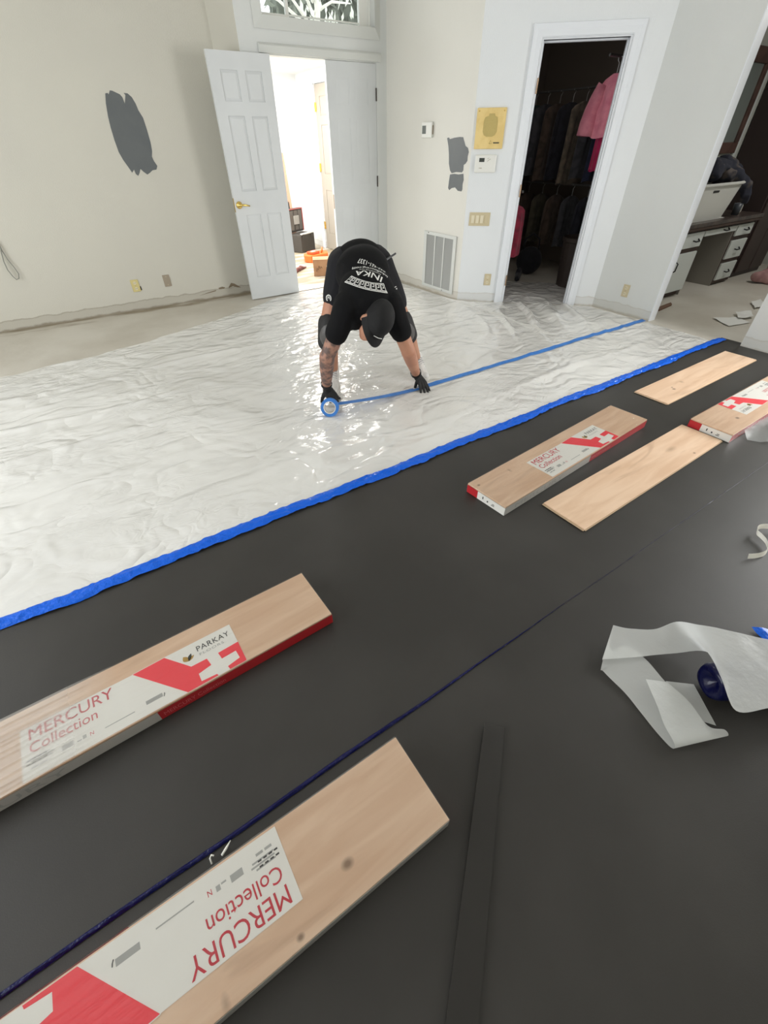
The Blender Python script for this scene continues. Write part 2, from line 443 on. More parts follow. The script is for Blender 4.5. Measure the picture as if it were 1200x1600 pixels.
# rooms beyond: hall, closet, bath
wall('wall_hall_end', (1.6, 8.45), (4.0, 8.45), 2.2, 0.1, [], W_WHITE)
wall('wall_hall_side', (1.6, 5.93), (1.6, 8.45), 2.2, 0.1, [(0.6, 2.0, 0.8, 2.1)], W_WHITE)
HALL_X = 4.0
hall_wall = wall('wall_hall', (HALL_X, 8.55), (HALL_X, 5.598), 2.2, 0.1, [(8.55-7.865, 8.55-7.065, -1, 2.06)], W_WHITE)
hc = casing_ring('trim_7', Vector((HALL_X, 8.55, 0)), Vector((0, -1, 0)), Vector((-1, 0, 0)), 8.55-7.87, 8.55-7.06, 2.065, 0.085, TRIM)
struct(MB().box(2.16, 4.1, 5.6, 5.94, 2.2, 2.28).box(1.5, 4.1, 5.94, 8.55, 2.2, 2.28).build('ceiling_hall', CEIL))
CLOSET_SHADE = mat('closet_shade_taupe', (150, 140, 130), 0.8)  # taupe puts the closet's dimness into the colour; actual paint unseen
def CW(u, d, z=0): return CP0 + CUv*u + CNv*d + Vector((0, 0, z))
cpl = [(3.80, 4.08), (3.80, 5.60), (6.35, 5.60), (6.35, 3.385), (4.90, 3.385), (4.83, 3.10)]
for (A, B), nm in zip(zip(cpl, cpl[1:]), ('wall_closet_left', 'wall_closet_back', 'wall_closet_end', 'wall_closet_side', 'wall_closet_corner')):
    struct(MB().quad((*A, 0), (*B, 0), (*B, 2.6), (*A, 2.6)).build(nm, CLOSET_SHADE))
struct(MB().prism(cpl, 2.6, 2.62).build('ceiling_closet', CLOSET_SHADE))
wall('wall_bath', (4.87, 3.27), (8.6, 3.27), ROOM_H, 0.1, [], mat('bath_wall_paint', (190, 192, 184), 0.6))
wall('wall_bath_end', (8.6, 3.37), (8.6, 0.5), ROOM_H, 0.1, [], mat('bath_wall_paint', (190, 192, 184), 0.6))
wall('wall_bath_near', (8.6, 0.5), (4.87, 0.5), ROOM_H, 0.1, [], mat('bath_wall_paint', (190, 192, 184), 0.6))
struct(MB().box(4.87, 8.6, 0.5, 3.27, 2.45, 2.5).build('ceiling_bath', CEIL))

# paint try-outs and chipped plaster on the walls
PAINT = mat('slate_grey_paint', (99, 103, 104), 0.45, (92, 97, 99), 3, bump=0.05, bscale=60)
def brush_patch(name, parent, fn, outline, mat_, label):
    mb = MB()
    n = len(outline); i0 = 0
    mb.prism(outline, 0.0, 0.0015, fn)
    o = mb.build(name, mat_, parent, recalc=True); tag(o, label); return o
def pix_outline(pts, crop, sc): return [(crop[0]+x*sc, crop[1]+y*sc) for x, y in pts]
big = pix_outline([(487,432),(498,430),(503,437),(508,418),(520,420),(545,432),(555,437),(566,450),(578,480),(580,440),(572,430),(590,432),(610,450),(628,480),(640,510),(662,545),(680,600),(697,660),(704,700),(703,725),(712,745),(728,768),(724,785),(706,788),(694,800),(682,808),(664,795),(650,782),(646,800),(640,814),(628,805),(620,785),(612,800),(595,775),(570,740),(550,705),(530,650),(512,590),(500,540),(490,480)], (0, 0), 400/1185)
brush_patch('paint_patch', wall_left, lambda a, b, h: PY(a, b, 5.81) + Vector((0, -h-0.0005, 0)), big, PAINT, 'large brushed patch of slate grey paint')
sm1 = pix_outline([(277,262),(290,258),(297,270),(330,260),(370,254),(395,256),(402,285),(412,320),(430,335),(436,365),(428,395),(425,430),(412,450),(398,460),(395,500),(385,515),(345,512),(310,520),(298,500),(290,450),(290,380),(286,320)], (640, 160), 0.2125)
sm2 = pix_outline([(298,530),(330,525),(360,530),(396,525),(398,570),(390,600),(388,640),(382,655),(355,650),(335,625),(310,630),(292,645),(284,630),(290,580)], (640, 160), 0.2125)
for s_ in (sm1, sm2):
    brush_patch('paint_patch', wall_vent, lambda a, b, h: PXX(a, b, 3.683) + Vector((-h-0.0005, 0, 0)), s_, PAINT, 'small dab of slate grey paint')
CHIP = mat('bare_plaster', (132, 118, 98), 0.9, bump=0.3, bscale=40)
for pts in ([(341,450),(347,448),(352,449),(350,451),(343,452)], [(357,449),(361,442),(366,443),(373,447),(377,449),(371,449),(364,447),(358,450)], [(312,462),(325,457),(338,453),(337,455),(322,459)]):
    brush_patch('plaster_chip', wall_left, lambda a, b, h: PY(a, b, 5.81) + Vector((0, -h-0.0005, 0)), pts, CHIP, 'chipped brown spot of bare plaster')

# ================================================================ DOORS
DOOR_W = mat('white_door_paint', (216, 219, 220), 0.42, (211, 214, 215), 2.0, bump=0.04, bscale=25)
DOOR_G = mat('taupe_door_paint', (156, 150, 140), 0.45)
def door_leaf(name, loc, rz, w_, h_, material, depth=0.007, t=0.035):
    root = thing(name, loc, rz); root['kind'] = 'structure'
    sx = w_*0.17; mid = w_*0.12
    cols = [(sx, w_/2-mid/2), (w_/2+mid/2, w_-sx)]
    rows = [(0.22, 0.82), (1.02, 1.60), (1.70, 1.91)]
    mb = MB()
    xs = [0, cols[0][0], cols[0][1], cols[1][0], cols[1][1], w_]; zs = [0, rows[0][0], rows[0][1], rows[1][0], rows[1][1], rows[2][0], rows[2][1], h_]
    for i in range(5):
        for k in range(7):
            if i in (1, 3) and k in (1, 3, 5): continue
            mb.box(xs[i], xs[i+1], -t/2, t/2, zs[k], zs[k+1])
    mb.build('door_frame', material, root)
    for c in cols:
        for r in rows:
            p = MB(); e = 0.022
            for sgn in (-1, 1):
                y0 = sgn*(t/2-depth); y1 = sgn*(t/2-depth*0.35)
                o_ = [(c[0], r[0]), (c[1], r[0]), (c[1], r[1]), (c[0], r[1])]
                i_ = [(c[0]+e, r[0]+e), (c[1]-e, r[0]+e), (c[1]-e, r[1]-e), (c[0]+e, r[1]-e)]
                for q in range(4):
                    q2 = (q+1) % 4
                    p.quad((o_[q][0], y0, o_[q][1]), (o_[q2][0], y0, o_[q2][1]), (i_[q2][0], y1, i_[q2][1]), (i_[q][0], y1, i_[q][1]))
                p.quad(*[(a, y1, b) for a, b in i_])
            p.build('panel', material, root)
    return root
d1 = door_leaf('door_1', (2.332, 5.449, 0.012), math.pi, 0.598, 2.03, DOOR_W)
# brass lever set on the open leaf (local x runs from the hinge)
lev = MB()
lev.lathe([(0.0, 0.0), (0.031, 0.0), (0.033, 0.006), (0.026, 0.012), (0.012, 0.014), (0.011, 0.045), (0.0, 0.045)], (0.553, 0.0175, 0.91), (0, 1, 0), 20)
lev.tube([(0.553, 0.058, 0.91), (0.53, 0.062, 0.912), (0.49, 0.062, 0.908), (0.452, 0.056, 0.900)], [0.011, 0.010, 0.009, 0.007], 10)
lev.build('lever_handle', BRASS, d1, smooth=True)
MB().box(0.596, 0.600, -0.012, 0.012, 0.85, 0.97).build('latch_plate', BRASS, d1)
d2 = door_leaf('door_2', (3.548, 5.502, 0.012), math.pi, 0.602, 2.026, DOOR_W, depth=0.0025)
for z in (1.79, 1.04, 0.24):
    h = MB().box(-0.004, 0.006, 0.012, 0.024, z-0.05, z+0.05)
    h.tube([(0.001, 0.024, z-0.052), (0.001, 0.024, z+0.052)], 0.007, 8)
    h.build('hinge', DARKMET, d2)
MB().box(0.602, 0.6035, -0.010, 0.010, 0.80, 0.94).build('strike_plate', BRASS_D, d2)
d3 = door_leaf('door_3', (HALL_X+0.025, 7.855, 0.012), -math.pi/2, 0.785, 2.04, DOOR_G)
for z in (1.80, 1.10, 0.33):
    h = MB().box(-0.012, 0.03, -0.026, -0.016, z-0.05, z+0.05)
    h.tube([(-0.002, -0.028, z-0.052), (-0.002, -0.028, z+0.052)], 0.009, 8)
    h.build('hinge', BRASS, d3)

# ================================================================ WALL FIXTURES
Z = Vector((0, 0, 1))
def frame4(o, ax, n):
    ax = Vector(ax).normalized(); n = Vector(n).normalized()
    return Matrix(((ax.x, 0, n.x, o[0]), (ax.y, 0, n.y, o[1]), (ax.z, 1, n.z, o[2]), (0, 0, 0, 1)))
BEIGE = mat('almond_plastic', (205, 192, 158), 0.4)
BEIGE_L = mat('light_almond_plastic', (226, 217, 190), 0.4)
TAUPE_P = mat('taupe_plastic', (160, 148, 130), 0.5)
DARKP = mat('dark_slot', (40, 38, 36), 0.6)
WHITEP = mat('white_plastic', (232, 232, 226), 0.4)
GREYP = mat('grey_lcd', (96, 102, 98), 0.25)
def outlet(m4, label, plate_mat=BEIGE, sock=True, w_=0.072, h_=0.115):
    r = thing_m('wall_outlet', m4, label, 'outlet')
    MB().box(-w_/2, w_/2, -h_/2, h_/2, 0.0005, 0.007).build('cover_plate', plate_mat, r, bevel=0.003)
    if sock:
        for s in (-1, 1):
            p = MB(); pts = [(0.017*math.cos(a)*(1 if abs(math.cos(a)) < 0.8 else 0.95), s*0.027+0.014*math.sin(a)) for a in [2*math.pi*k/16 for k in range(16)]]
            p.prism(pts, 0.006, 0.0085); so = p.build('socket', BEIGE_L, r)
            q = MB().box(-0.009, -0.006, s*0.027-0.005, s*0.027+0.006, 0.008, 0.0088).box(0.005, 0.008, s*0.027-0.005, s*0.027+0.006, 0.008, 0.0088)
            q.build('slot', DARKP, so)
    MB().lathe([(0.0035, 0.006), (0.0035, 0.008), (0, 0.0082)], (0, 0, 0), (0, 0, 1), 8).build('screw', TAUPE_P, r)
    return r
outlet(frame4(CP0 + CUv*0.315 + Z*0.232, CUv, -CNv), 'almond outlet beside the closet door casing, below the four-gang switch')
outlet(frame4((4.77, 2.66, 0.22), (0, -1, 0), (-1, 0, 0)), 'almond outlet on the wall between the closet and the bath opening')
r = outlet(frame4((0.584, 5.81, 0.245), (1, 0, 0), (0, -1, 0)), 'yellowed outlet with a broken corner low on the long cream wall', mat('yellowed_plastic', (214, 200, 140), 0.4), True, 0.078, 0.118)
MB().box(0.034, 0.05, -0.05, -0.012, 0.0006, 0.004).build('open_box_edge', DARKP, r)
r = thing_m('blank_wall_plate', frame4((0.916, 5.81, 0.252), (1, 0, 0), (0, -1, 0)), 'plain taupe blank plate low on the long cream wall', 'wall plate')
MB().box(-0.036, 0.036, -0.058, 0.058, 0.0005, 0.006).build('plate', TAUPE_P, r, bevel=0.002)
for s in (-1, 1): MB().lathe([(0.004, 0.005), (0.004, 0.0068), (0, 0.007)], (0, s*0.04, 0), (0, 0, 1), 8).build('screw', BEIGE, r)

# four-gang switch
r = thing_m('switch_plate', frame4(CP0 + CUv*0.152 + Z*0.793, CUv, -CNv), 'almond four-gang light switch plate with pale rockers', 'light switch')
MB().box(-0.106, 0.106, -0.058, 0.058, 0.0005, 0.007).build('cover_plate', BEIGE, r, bevel=0.003)
for k in range(4):
    x = -0.069 + k*0.046
    MB().prism([(-0.033, 0.006), (0.033, 0.006), (0.033, 0.008), (0, 0.011), (-0.033, 0.014)], x-0.0155, x+0.0155, lambda a, b, h: (h, a, b)).build('rocker', BEIGE if k == 3 else BEIGE_L, r)
# programmable thermostat
r = thing_m('thermostat', frame4(CP0 + CUv*0.148 + Z*1.241, CUv, -CNv), 'wide white wall thermostat under the yellow masked panel', 'thermostat')
MB().box(-0.10, 0.10, -0.068, 0.068, 0.0005, 0.030).build('housing', WHITEP, r, bevel=0.010)
MB().box(-0.062, -0.012, 0.014, 0.044, 0.029, 0.0315).build('screen', mat('lcd_dark', (66, 70, 66), 0.2), r)
MB().box(-0.058, -0.052, -0.035, -0.030, 0.029, 0.0312).box(-0.050, -0.030, -0.035, -0.030, 0.029, 0.0312).build('marking', TAUPE_P, r)
mk = MB(); mk.tube([(0.015, 0.018, 0.030), (0.030, 0.030, 0.0305), (0.045, 0.036, 0.030)], 0.0016, 6); mk.tube([(0.012, 0.036, 0.030), (0.03, 0.044, 0.030)], 0.0014, 6)
mk.build('marking', TAUPE_P, r)
# small thermostat on the vent wall
r = thing_m('thermostat', frame4((3.683, 4.70, 1.50), (0, -1, 0), (-1, 0, 0)), 'small square white thermostat above the return air grille', 'thermostat')
MB().box(-0.085, 0.085, -0.062, 0.062, 0.0005, 0.028).build('housing', WHITEP, r, bevel=0.008)
MB().box(-0.070, -0.008, -0.030, 0.034, 0.027, 0.0295).build('screen', GREYP, r)
MB().box(0.085, 0.0865, -0.035, 0.035, 0.004, 0.020).build('side_slot', TAUPE_P, r)
# intercom covered in yellow masking paper
YEL = mat('yellow_masking_paper', (234, 208, 142), 0.7, (226, 198, 130), 12, bump=0.12, bscale=30)
r = thing_m('intercom_panel', frame4(CP0 + CUv*0.155 + Z*1.494, CUv, -CNv), 'intercom speaker panel masked with yellow paper', 'intercom')
MB().box(-0.132, 0.132, -0.144, 0.144, 0.0005, 0.022).build('masking_paper', YEL, r, bevel=0.006)
pts = [(-0.02, 0.104), (0.03, 0.104), (0.034, 0.088), (0.056, 0.080), (0.064, 0.05), (0.064, -0.02), (0.05, -0.045), (0.022, -0.056), (-0.026, -0.056), (-0.052, -0.045), (-0.064, -0.02), (-0.064, 0.05), (-0.054, 0.08), (-0.024, 0.088)]
MB().prism(pts, 0.021, 0.0245).build('speaker_grille', mat('muted_gold_mesh', (196, 176, 112), 0.8, bump=0.5, bscale=250), r)
MB().box(0.042, 0.098, -0.104, -0.096, 0.021, 0.0235).build('marking', DARKP, r)
tri = MB(); tri.tube([(0.004, -0.105, 0.0225), (0.017, -0.083, 0.0225), (0.030, -0.105, 0.0225), (0.004, -0.105, 0.0225)], 0.0014, 5); tri.build('marking', mat('gold_ink', (150, 128, 60), 0.6), r)
for sx in (-1, 1): MB().lathe([(0.006, 0.021), (0.006, 0.024), (0, 0.0245)], (sx*0.112, 0.122, 0), (0, 0, 1), 10).build('corner_screw', mat('gold_ink2', (205, 170, 90), 0.6), r)
# return air grille
r = thing_m('return_air_grille', frame4((3.683, 4.395, 0.338), (0, -1, 0), (-1, 0, 0)), 'white return air grille with three grey louvre panels', 'air vent')
GW, GH = 0.285, 0.288
m_ = MB().box(-GW, GW, GH-0.032, GH, 0.0005, 0.014).box(-GW, GW, -GH, -GH+0.032, 0.0005, 0.014).box(-GW, -GW+0.05, -GH+0.032, GH-0.032, 0.0005, 0.014).box(GW-0.05, GW, -GH+0.032, GH-0.032, 0.0005, 0.014)
for x in (-0.079, 0.079): m_.box(x-0.009, x+0.009, -GH+0.032, GH-0.032, 0.0005, 0.013)
m_.build('grille_frame', TRIM_DULL, r, bevel=0.002)
LOUV = mat('grey_louvre', (176, 177, 174), 0.5)
for x0, x1 in ((-0.235, -0.088), (-0.070, 0.070), (0.088, 0.235)):
    lv = MB().quad((x0, -GH+0.03, 0.001), (x1, -GH+0.03, 0.001), (x1, GH-0.03, 0.001), (x0, GH-0.03, 0.001))
    k = -GH+0.036
    while k < GH-0.04:
        lv.quad((x0, k, 0.010), (x1, k, 0.010), (x1, k+0.009, 0.003), (x0, k+0.009, 0.003)); k += 0.0115
    tag(lv.build('louvre_panel', LOUV, r), kind='stuff')
for x, y in ((0.10, -GH+0.012), (-0.2, GH-0.012)): MB().lathe([(0.006, 0.0135), (0.006, 0.016), (0, 0.0165)], (x, y, 0), (0, 0, 1), 8).build('screw', DARKMET, r)
# loop of cable hanging out of the long wall
def wl(x, y, off): return PY(x, y, 5.81) + Vector((0, -off, 0))
cab = MB().tube([wl(-12, 370, 0.0), wl(-4, 378, 0.02), wl(1, 388, 0.03), wl(3, 397, 0.03), wl(6, 408, 0.03), wl(12, 421, 0.03), wl(20, 431, 0.03), wl(26, 436, 0.03), wl(29.5, 434, 0.03), wl(29, 427, 0.025), wl(22, 417, 0.025), wl(12, 405, 0.02), wl(5, 394, 0.02), wl(0, 385, 0.015), wl(-10, 374, 0.0)], 0.0045, 7)
tag(cab.build('cable', mat('grey_cable', (140, 140, 132), 0.5), smooth=True), 'thin grey cable looping out of the long cream wall', 'cable')

# ================================================================ HALL
HB = []
def hall_box():
    # open black tool case standing on its back, lid up
    r = thing('tool_case', (3.56, 7.90, 0), math.radians(28), 'black plastic tool case with its lid up and red edging', 'tool case')
    K = mat('black_moulded_plastic', (62, 58, 54), 0.55, bump=0.1, bscale=30); Rd = mat('red_edging', (168, 84, 78), 0.5); G = mat('grey_insert', (150, 148, 142), 0.5)
    MB().box(-0.19, 0.19, -0.13, 0.13, 0.0, 0.26).build('case_body', K, r, bevel=0.012)
    lid = MB().box(-0.19, 0.19, 0.08, 0.13, 0.27, 0.60).build('lid', K, r, bevel=0.012)
    e = MB().box(-0.19, -0.175, 0.07, 0.09, 0.28, 0.59).box(-0.19, 0.19, 0.07, 0.09, 0.585, 0.597).box(0.175, 0.19, 0.07, 0.09, 0.28, 0.59)
    e.build('edging', Rd, lid)
    for x in (-0.11, 0.0, 0.11): MB().box(x-0.045, x+0.045, 0.068, 0.082, 0.30, 0.57).build('lid_rib', mat('dark_rib', (88, 82, 76), 0.5), lid, bevel=0.004)
    MB().box(-0.07, 0.06, 0.055, 0.072, 0.38, 0.50).build('insert', G, lid, bevel=0.004)
    MB().box(-0.16, 0.16, -0.135, -0.10, 0.255, 0.275).build('rim', WHITEP, r, bevel=0.004)
    for x in (-0.12, 0.12): MB().box(x-0.025, x+0.025, -0.145, -0.13, 0.20, 0.26).build('latch', K, r, bevel=0.004)
    for z in (0.35, 0.52): MB().box(0.188, 0.215, 0.09, 0.12, z-0.02, z+0.02).build('latch', K, lid, bevel=0.004)
hall_box()
ORG = mat('orange_plastic', (240, 106, 40), 0.45)
r = thing('laser_level_case', (3.40, 7.06, 0), math.radians(20), 'bright orange plastic tool tray on the hall floor', 'tool tray')
MB().prism([(-0.22, -0.10), (0.12, -0.14), (0.24, -0.02), (0.22, 0.10), (-0.16, 0.12), (-0.24, 0.02)], 0.0, 0.10).build('tray', ORG, r, bevel=0.012)
MB().box(-0.16, 0.0, -0.08, 0.05, 0.10, 0.135).build('lid', mat('red_orange_plastic', (228, 80, 34), 0.4), r, bevel=0.008)
MB().tube([(0.05, -0.06, 0.10), (0.07, -0.06, 0.15), (0.16, 0.02, 0.15), (0.17, 0.03, 0.10)], 0.012, 8).build('handle', ORG, r, smooth=True)
MB().box(-0.12, -0.05, -0.04, 0.01, 0.135, 0.137).build('sticker', WHITEP, r)
# small carton on the floor
CARD = mat('brown_cardboard', (178, 138, 106), 0.75, (168, 128, 98), 8)
r = thing('cardboard_carton', (3.05, 6.12, 0), math.radians(-26), 'small brown cardboard carton with black scribble and torn white label behind the worker', 'carton')
MB().box(-0.15, 0.15, -0.11, 0.11, 0, 0.20).build('carton_body', CARD, r, bevel=0.004)
MB().box(-0.15, 0.15, -0.11, -0.004, 0.2005, 0.203).box(-0.15, 0.15, 0.004, 0.11, 0.2005, 0.203).build('flap', CARD, r)
MB().prism([(0.03, 0.06), (0.06, 0.05), (0.07, 0.09), (0.10, 0.08), (0.105, 0.15), (0.06, 0.165), (0.055, 0.12), (0.03, 0.13)], -0.112, -0.1105, lambda a, b, h: (a, h, b)).build('torn_label', WHITEP, r)
sc_ = MB(); sc_.tube([(-0.11, -0.1105, 0.06), (-0.10, -0.1105, 0.10), (-0.085, -0.1105, 0.08), (-0.07, -0.1105, 0.13), (-0.06, -0.1105, 0.09), (-0.045, -0.1105, 0.12), (-0.03, -0.1105, 0.10)], 0.003, 5); sc_.build('scribble', DARKP, r)
# dark wedge of cloth on the hall floor
rag = blob('work_rag', [('c', PZ(461, 424, 0.02), 0.035, PZ(470, 419, 0.02), 0.03), ('c', PZ(470, 419, 0.02), 0.03, PZ(478, 417, 0.01), 0.012), ('c', PZ(452, 428, 0.02), 0.03, PZ(461, 424, 0.03), 0.03)], 0.012, 2, mat('maroon_cloth', (110, 66, 62), 0.9))
tag(crumple(rag, 0.012, 18), 'crumpled maroon rag on the bright hall floor', 'rag')
# leaning flooring carton and a hi-vis vest behind the open leaf
r = thing('flooring_carton', (3.50, 8.20, 0), 0, 'long brown carton standing on end against the hall wall', 'carton')
tilt = Matrix.Rotation(math.radians(-8), 4, 'X')
mb = MB().box(-0.11, 0.11, -0.03, 0.03, 0, 1.30); mb.v = [tuple(tilt @ Vector(v) + Vector((0, 0, 0.005))) for v in mb.v]; mb.build('carton_body', mat('pinkish_cardboard', (190, 146, 122), 0.7), r, bevel=0.004)
mb = MB()
for k in range(3): mb.box(-0.07+0.05*k, -0.035+0.05*k, -0.0315, -0.0302, 0.52, 0.66)
mb.v = [tuple(tilt @ Vector(v) + Vector((0, 0, 0.005))) for v in mb.v]; mb.build('printing', DARKP, r)
r = thing('work_vest', (3.42, 8.44, 1.30), 0, 'orange and grey work vest hanging on the hall wall', 'vest')
def drape(u0, u1, z0, z1, amp, off):
    return lambda a, b: (u0+(u1-u0)*a, -0.03-amp*math.sin(a*14+b*3)-off, z0+(z1-z0)*b)
MB().grid(drape(-0.14, 0.14, 0.30, 0.55, 0.012, 0), 16, 6).build('shoulder', mat('orange_cloth', (244, 140, 96), 0.8), r, smooth=True)
MB().grid(drape(-0.14, 0.14, 0.20, 0.30, 0.012, 0.001), 16, 4).build('stripe', mat('grey_cloth', (150, 146, 140), 0.8), r, smooth=True)
MB().grid(drape(-0.15, 0.15, 0.02, 0.20, 0.014, 0.0), 16, 6).build('lower_panel', mat('pale_pink_cloth', (240, 206, 196), 0.8), r, smooth=True)
MB().tube([(0, -0.001, 0.62), (0, -0.03, 0.60), (0, -0.03, 0.55)], 0.006, 6).build('hook', DARKMET, r)

# ================================================================ CLOSET
FAB = {}
def fabric(name, c, c2=None): return mat(name, tuple(min(255, int(v*1.3)) if max(c) < 130 else v for v in c), 0.9, c2 or tuple(int(v*(1.0 if max(c) < 130 else 0.85)) for v in c), 14, bump=0.2, bscale=40, sheen=0.2)
HANG = mat('white_hanger_plastic', (226, 226, 226), 0.4)
RODM = mat('steel_rod', (150, 150, 150), 0.35, metal=0.8)
def garment(kind, loc, rz, w_, L, thick, material, label, group=None, sleeve=0.0, hook_z=0.10, fold=9, seed=0, hanger_mat=HANG, taper=1.12, cat='clothing'):
    """hanging garment: shoulders, folded body, optional sleeves, on its own hanger; origin at the rod"""
    rnd = random.Random(seed)
    r = thing(kind, loc, rz, label, cat, group)
    ph = rnd.random()*6
    def body(a, b):
        an = a*2*math.pi; sx = math.cos(an); sy = math.sin(an)
        if b < 0.12:
            q = b/0.12; hw = w_*(0.12+0.38*math.sqrt(q)) ; z = -hook_z-0.075*q
        else:
            q = (b-0.12)/0.88; hw = w_*0.5*(1+(taper-1)*q); z = -hook_z-0.075-(L-0.075)*q
        th = thick*(0.35+0.65*min(1, b*4))
        wob = 0.25*math.sin(fold*sx*1.3+ph+b*2.2)*min(1, b*3)
        ex = abs(sx)**0.8*(1 if sx > 0 else -1)
        return (ex*hw, (sy*abs(sy)**-0.2 if abs(sy) > 1e-4 else 0)*th*(0.75+wob)+0.25*thick*math.sin(fold*0.7*sx+ph)*min(1, b*2), z+0.012*math.sin(an*3+ph)*b)
    MB().grid(body, 40, 18, closed_u=True).build('body', material, r, smooth=True, recalc=True)
    if sleeve:
        for s in (-1, 1):
            p0 = Vector((s*w_*0.42, 0, -hook_z-0.07)); p1 = Vector((s*w_*0.60, 0.02, -hook_z-0.07-sleeve*0.5)); p2 = Vector((s*w_*0.66, 0.03, -hook_z-0.07-sleeve))
            m_ = MB().tube([p0, p0.lerp(p1, 0.5), p1, p1.lerp(p2, 0.5), p2], [0.055, 0.07, 0.075, 0.082, 0.09], 12)
            o = m_.build('sleeve', material, r, smooth=True); crumple(o, 0.012, 12, seed)
    hk = MB(); hk.tube([(0, 0, -hook_z-0.005), (0, 0, -0.03), (0.018, 0, -0.012), (0.020, 0, 0.008), (0.0, 0, 0.019), (-0.018, 0, 0.006)], 0.003, 6)
    hk.tube([(-w_*0.44, 0, -hook_z-0.065), (0, 0, -hook_z-0.003), (w_*0.44, 0, -hook_z-0.065)], 0.006, 6)
    hk.build('hanger', hanger_mat, r)
    return r
rot_c = math.atan2(CUv.y, CUv.x)
def cpos(u, d, z): return CW(u, d, z)
def rod(p0, p1, label):
    o = MB().tube([p0, p1], 0.012, 12).build('closet_rod', RODM); tag(o, label, 'closet rod'); return o
rod((4.93, 3.63, 2.0), (6.33, 3.63, 2.0), 'steel closet rod carrying the pink robe')
rod((5.78, 3.95, 1.86), (5.78, 5.58, 1.86), 'upper steel closet rod at the back with dark shirts')
rod((5.78, 3.95, 0.98), (5.78, 5.58, 0.98), 'lower steel closet rod at the back with trousers')
rod((4.32, 3.86, 1.0), (4.32, 5.58, 1.0), 'low steel closet rod carrying the red clothes')
H2 = math.pi/2
pink = fabric('pink_terry', (238, 150, 166), (226, 132, 152)); crim = fabric('crimson_cloth', (190, 36, 92), (170, 26, 78)); red = fabric('deep_red_cloth', (142, 30, 58), (110, 22, 46))
blk = fabric('black_cloth', (38, 38, 46)); nvy = fabric('navy_cloth', (34, 38, 58)); brn = fabric('dark_brown_cloth', (74, 62, 54)); gry = fabric('charcoal_cloth', (66, 66, 70)); olv = fabric('dark_olive_cloth', (70, 66, 54)); tea = fabric('dark_teal_cloth', (58, 78, 78)); tan = fabric('taupe_cloth', (108, 98, 86))
mar = fabric('maroon_garment_cloth', (112, 30, 44))
wht = fabric('grey_white_cloth', (196, 190, 190))
garment('pink_robe', (5.10, 3.63, 2.018-0.031), H2+0.06, 0.27, 0.46, 0.055, pink, 'pale pink robe hanging on the right inside the closet', sleeve=0.38, seed=1, fold=7, taper=1.1)
garment('crimson_dress', (5.27, 3.63, 1.987), H2, 0.36, 0.74, 0.055, crim, 'crimson dress hanging behind the pink robe', seed=2, taper=1.05)
for k in range(2):
    garment('dark_jacket', (5.43+0.16*k, 3.63, 1.987), H2, 0.38, 1.0, 0.055, (blk, nvy)[k], ('black jacket hanging right after the crimson dress', 'navy jacket hanging behind the black jacket')[k], 'dark clothes on the right closet rod', seed=20+k)
names = [(nvy, 'navy shirt at the near end of the upper back rod', 0.72), (gry, 'charcoal shirt next to the navy shirt on the upper back rod', 0.7), (tan, 'long taupe coat on the upper back rod', 0.76), (blk, 'black shirt beside the long taupe coat', 0.72), (brn, 'dark brown cardigan on the upper back rod', 0.74), (gry, 'charcoal cardigan beside the dark brown cardigan', 0.7), (tea, 'dark teal shirt on the upper back rod', 0.62), (blk, 'black jacket at the far end of the upper back rod', 0.72)]
for k, (m_, lb, L) in enumerate(names):
    garment('hanging_shirt', (5.78, 4.05+0.19*k, 1.847), 0.0, 0.46, L, 0.062, m_, lb, 'dark clothes on the upper back closet rod', seed=40+k)
for k, (m_, lb, L) in enumerate([(red, 'deep red top on the low left closet rod', 0.50), (crim, 'crimson top behind the deep red top', 0.56), (mar, 'maroon top hanging on the low left closet rod', 0.46), (brn, 'brown skirt hanging deepest on the low left rod', 0.5)]):
    garment('red_top', (4.32, 3.98+0.14*k, 0.987), 0.0, 0.44, L, 0.045, m_, lb, 'clothes on the low left closet rod', seed=60+k)
for k in range(6):
    m_ = (blk, gry, brn, olv, brn, blk)[k]
    garment('folded_trousers', (5.78, 4.10+0.24*k, 0.967), 0.0, 0.36, 0.55, 0.06, m_, ('black trousers at the near end of the lower back rod', 'charcoal trousers on the lower back rod', 'dark brown trousers on the lower back rod', 'olive trousers on the lower back rod', 'dark brown skirt beyond the olive trousers', 'black skirt at the far end of the lower back rod')[k], 'trousers on the lower back closet rod', seed=80+k, taper=1.0)
bag = thing('handbag', (5.32, 4.45, 0), rot_c, 'black handbag on the closet floor', 'handbag')
b_ = blob('bag_body', [('e', Vector((0, 0, 0.17)), Vector((0.17, 0, 0)), Vector((0, 0.08, 0)), Vector((0, 0, 0.17)))], 0.02, 2, fabric('black_leather', (28, 28, 34)), bag)
MB().tube([(-0.10, 0, 0.28), (-0.09, 0, 0.42), (0, 0, 0.48), (0.09, 0, 0.42), (0.10, 0, 0.28)], 0.012, 8).build('strap', fabric('black_leather', (28, 28, 34)), bag, smooth=True)
hm = thing('laundry_hamper', (5.30, 3.72, 0), rot_c, 'dark brown slatted hamper on the closet floor', 'hamper')
HM = mat('dark_wicker', (52, 42, 36), 0.7, bump=0.6, bscale=60)
MB().lathe([(0.0, 0.0), (0.16, 0.0), (0.19, 0.50), (0.18, 0.50), (0.15, 0.02)], (0, 0, 0), (0, 0, 1), 20).build('basket', HM, hm)
MB().lathe([(0.195, 0.48), (0.205, 0.49), (0.205, 0.52), (0.195, 0.53), (0.18, 0.50)], (0, 0, 0), (0, 0, 1), 20).build('rim', HM, hm)
def SHP(k, t, z): return Vector((4.72+0.10*k+0.18*t, 4.60-0.17*k+0.14*t, z))
